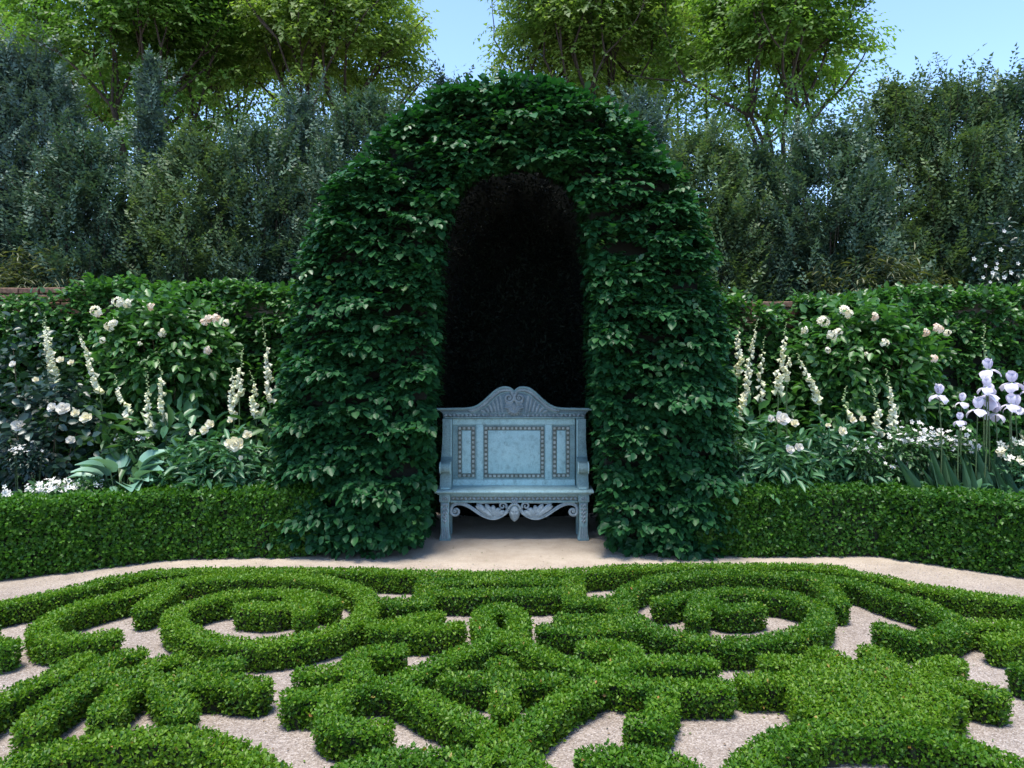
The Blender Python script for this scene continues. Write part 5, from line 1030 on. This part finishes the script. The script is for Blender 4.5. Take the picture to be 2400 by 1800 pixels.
def evergreen(x, Y, h, w, label, mat, n, leaf=.062, wd=.36, seed=1, dp=.8, spire=1.6, zlo=.4):
    root = empty('evergreen_shrub', (x, Y, 0)); tag(root, label, 'evergreen', 'tall evergreens behind the garden walls'); lm, tl = LM(), LM()
    z = zlo+(h-zlo)*rng.random(n)**.8; t = (z-zlo)/(h-zlo); th = rng.uniform(-math.pi*1.08, math.pi*.08, n)
    P3 = np.c_[np.cos(th)*.6, np.sin(th)*.6, z*.9]+seed; lump = 1+.34*noise(P3, .9, seed)+.22*noise(P3, .35, seed+2)
    rad = w*(1-t**spire)**.55*np.clip(lump, .35, 1.8); rr = rad*(.40+.60*rng.random(n)**.5); C = np.c_[x+rr*np.cos(th), Y+rr*np.sin(th)*dp, z+.22*noise(P3, .5, seed+4)]
    k = noise(C, .5, seed+1, (1, 1, .6)) > -.8; C, th = C[k], th[k]
    O = np.c_[np.cos(th)*.6, np.sin(th)*.6, .75+0*th]
    # loose shoots that break the outline
    ns = int(150*w*h/3); zs = zlo+(h-zlo)*rng.uniform(.25, 1.0, ns); ts = (zs-zlo)/(h-zlo); a = rng.uniform(0, 6.28, ns); rs = w*(1-np.minimum(ts, .97)**spire)**.55*.9
    B0 = np.c_[x+rs*np.cos(a), Y+rs*np.sin(a)*dp, zs]; dv = nrm(np.c_[np.cos(a)*.5, np.sin(a)*.5, rng.uniform(.5, 1.5, ns)]); ls = rng.uniform(.15, .55, ns)
    Cs = np.concatenate([B0+dv*(ls*f)[:, None] for f in (.15, .4, .65, .9)]); C = np.concatenate([C, Cs]); O = np.concatenate([O, np.tile(dv, (4, 1))])
    for k in range(0, ns, 2):
        V, Fc = tube_arrays(np.array([B0[k]-dv[k]*.3, B0[k]+dv[k]*ls[k]])-np.array([x, Y, 0]), [.006, .002], 4, False); tl.add(V, Fc, 'bark')
    P, D, N, S = sprays(C, nrm(O), 10, .24, leaf, up=.5, out=.9, droop=.05, jit=.6)
    base = np.clip(.45+.28*noise(P, .9, seed+3)+rng.normal(0, .18, len(P)), 0, .99); add_leaves(lm, P, D, N, S, 1.0, T_NEEDLE, mat, base)
    fo = lm.build('foliage', root, off=root.location); fo['kind'] = 'stuff'
    for k in range(7):
        a = rng.uniform(0, 6.28); e = np.array([w*.55*math.cos(a), w*.4*math.sin(a), h*rng.uniform(.55, .95)]); V, Fc = tube_arrays(smooth_line([np.zeros(3), e*np.array([.35, .35, .5]), e], 2), np.linspace(.03, .004, len(smooth_line([np.zeros(3), e, e*1.1], 2))), 5); tl.add(V, Fc, 'bark')
    tl.build('trunk', root, smooth=True); return root
EV = [(-7.044, 5.439, 9.4, 1.15, 'ever_leaf_blue', 'dark blue-green evergreen cut off by the left edge'), (-6.361, 5.631, 9.8, 1.05, 'ever_leaf_blue', 'tall blue-green evergreen rising at the far left'), (-5.338, 4.408, 9.3, 0.98, 'ever_leaf', 'dark evergreen below the left maple, second tall one from the left edge'), (-4.991, 5.826, 10.2, 0.34, 'ever_leaf_blue', 'narrow blue-green spire rising in front of the left maple'), (-4.04, 4.467, 9.4, 0.9, 'ever_leaf_olive', 'olive green evergreen right of the narrow spire'), (-3.318, 4.557, 9.7, 0.98, 'ever_leaf', 'dark evergreen in front of the left sky-gap maple trunk'), (-2.882, 5.155, 10.2, 0.55, 'ever_leaf_blue', 'blue-green evergreen with a thin top beside the arch shoulder, left'), (-1.901, 5.008, 9.6, 0.98, 'ever_leaf', 'evergreen peeping over the left shoulder of the arch'), (-0.915, 5.368, 10.0, 0.5, 'ever_leaf_blue', 'thin dark evergreen top seen in the sky gap over the arch'), (1.783, 5.251, 10.2, 0.6, 'ever_leaf_blue', 'blue-green evergreen rising behind the right shoulder of the arch'), (2.438, 4.497, 9.4, 0.9, 'ever_leaf_olive', 'olive green evergreen beside the right side of the arch'), (3.245, 4.253, 9.7, 0.98, 'ever_leaf', 'dark evergreen below the fork of the right maple'), (3.986, 4.495, 9.3, 1.05, 'ever_leaf', 'dark evergreen right of the right maple fork'), (5.06, 5.232, 9.8, 0.98, 'ever_leaf_olive', 'tall loose evergreen reaching towards the blue corner of sky'), (5.679, 5.182, 9.5, 0.98, 'ever_leaf_olive', 'tallest loose evergreen against the blue corner of sky'), (6.287, 5.078, 9.3, 0.9, 'ever_leaf', 'tall evergreen cut by the right edge of the photo'), (7.362, 5.099, 9.6, 0.9, 'ever_leaf_blue', 'dark evergreen just outside the right edge')]
for k, (x, z, Y, w, m, l) in enumerate(EV): evergreen(x, Y, z-.08, w, l, m, int(2600*w/.75*(z/4.5)), seed=k % 9+1, spire=1.4 if w < .5 else 3.2)
for k, (x, w, h, l) in enumerate(((-5.636, .9, 2.879, 'straw-tinged shrub with long narrow leaves above the left wall'), (4.278, .95, 2.879, 'straw-tinged shrub with long narrow leaves above the right wall'))):
    r = mound('reedy_shrub', l, 'shrub', (x, 8.6, h-.75), (w, .4, .78), 760, .10, .17, 'reed_leaf', T_LANCE, group='straw-tinged shrubs above the walls', up=.5, stems=8, stem_mat='woody_stem', droop=.6, spray=4)
wb = mound('white_blossom_shrub', 'dark shrub dotted with white blossom above the wall at the right edge', 'shrub', (5.773, 8.5, 2.5), (.5, .35, .75), 420, .08, .5, 'dark_leaf', stems=6, stem_mat='woody_stem')
for (x, z) in [(5.204, 2.661), (5.28, 2.585), (5.331, 2.687), (5.408, 2.534), (5.255, 2.483), (5.076, 2.738), (5.408, 3.044), (5.372, 2.84), (5.484, 2.585), (5.561, 2.687), (5.178, 2.534), (5.321, 2.636)]:
    inst('flower', FLORET, wb, Matrix.Translation(Vector((x, 8.12, z))-Vector(wb.location)) @ Matrix.Rotation(math.radians(80), 4, 'X') @ Matrix.Scale(random.uniform(.018, .030), 4))
# a dense belt of trees far behind closes the low gaps
lm = LM(); n = 14000; x = rng.uniform(-16, 16, n); top = 5.0+.7*noise(np.c_[x, 0*x, 0*x], 3.0, 2); z = rng.random(n)*top; C = np.c_[x, 17+rng.uniform(-.6, .6, n), z]
P, D, N, S = sprays(C, np.tile([0, -1, .3], (n, 1)), 3, .34, .36); add_leaves(lm, P, D, N, S, .5, T_LANCE, 'ever_leaf'); ob = lm.build('background_wood'); ob['kind'] = 'stuff'
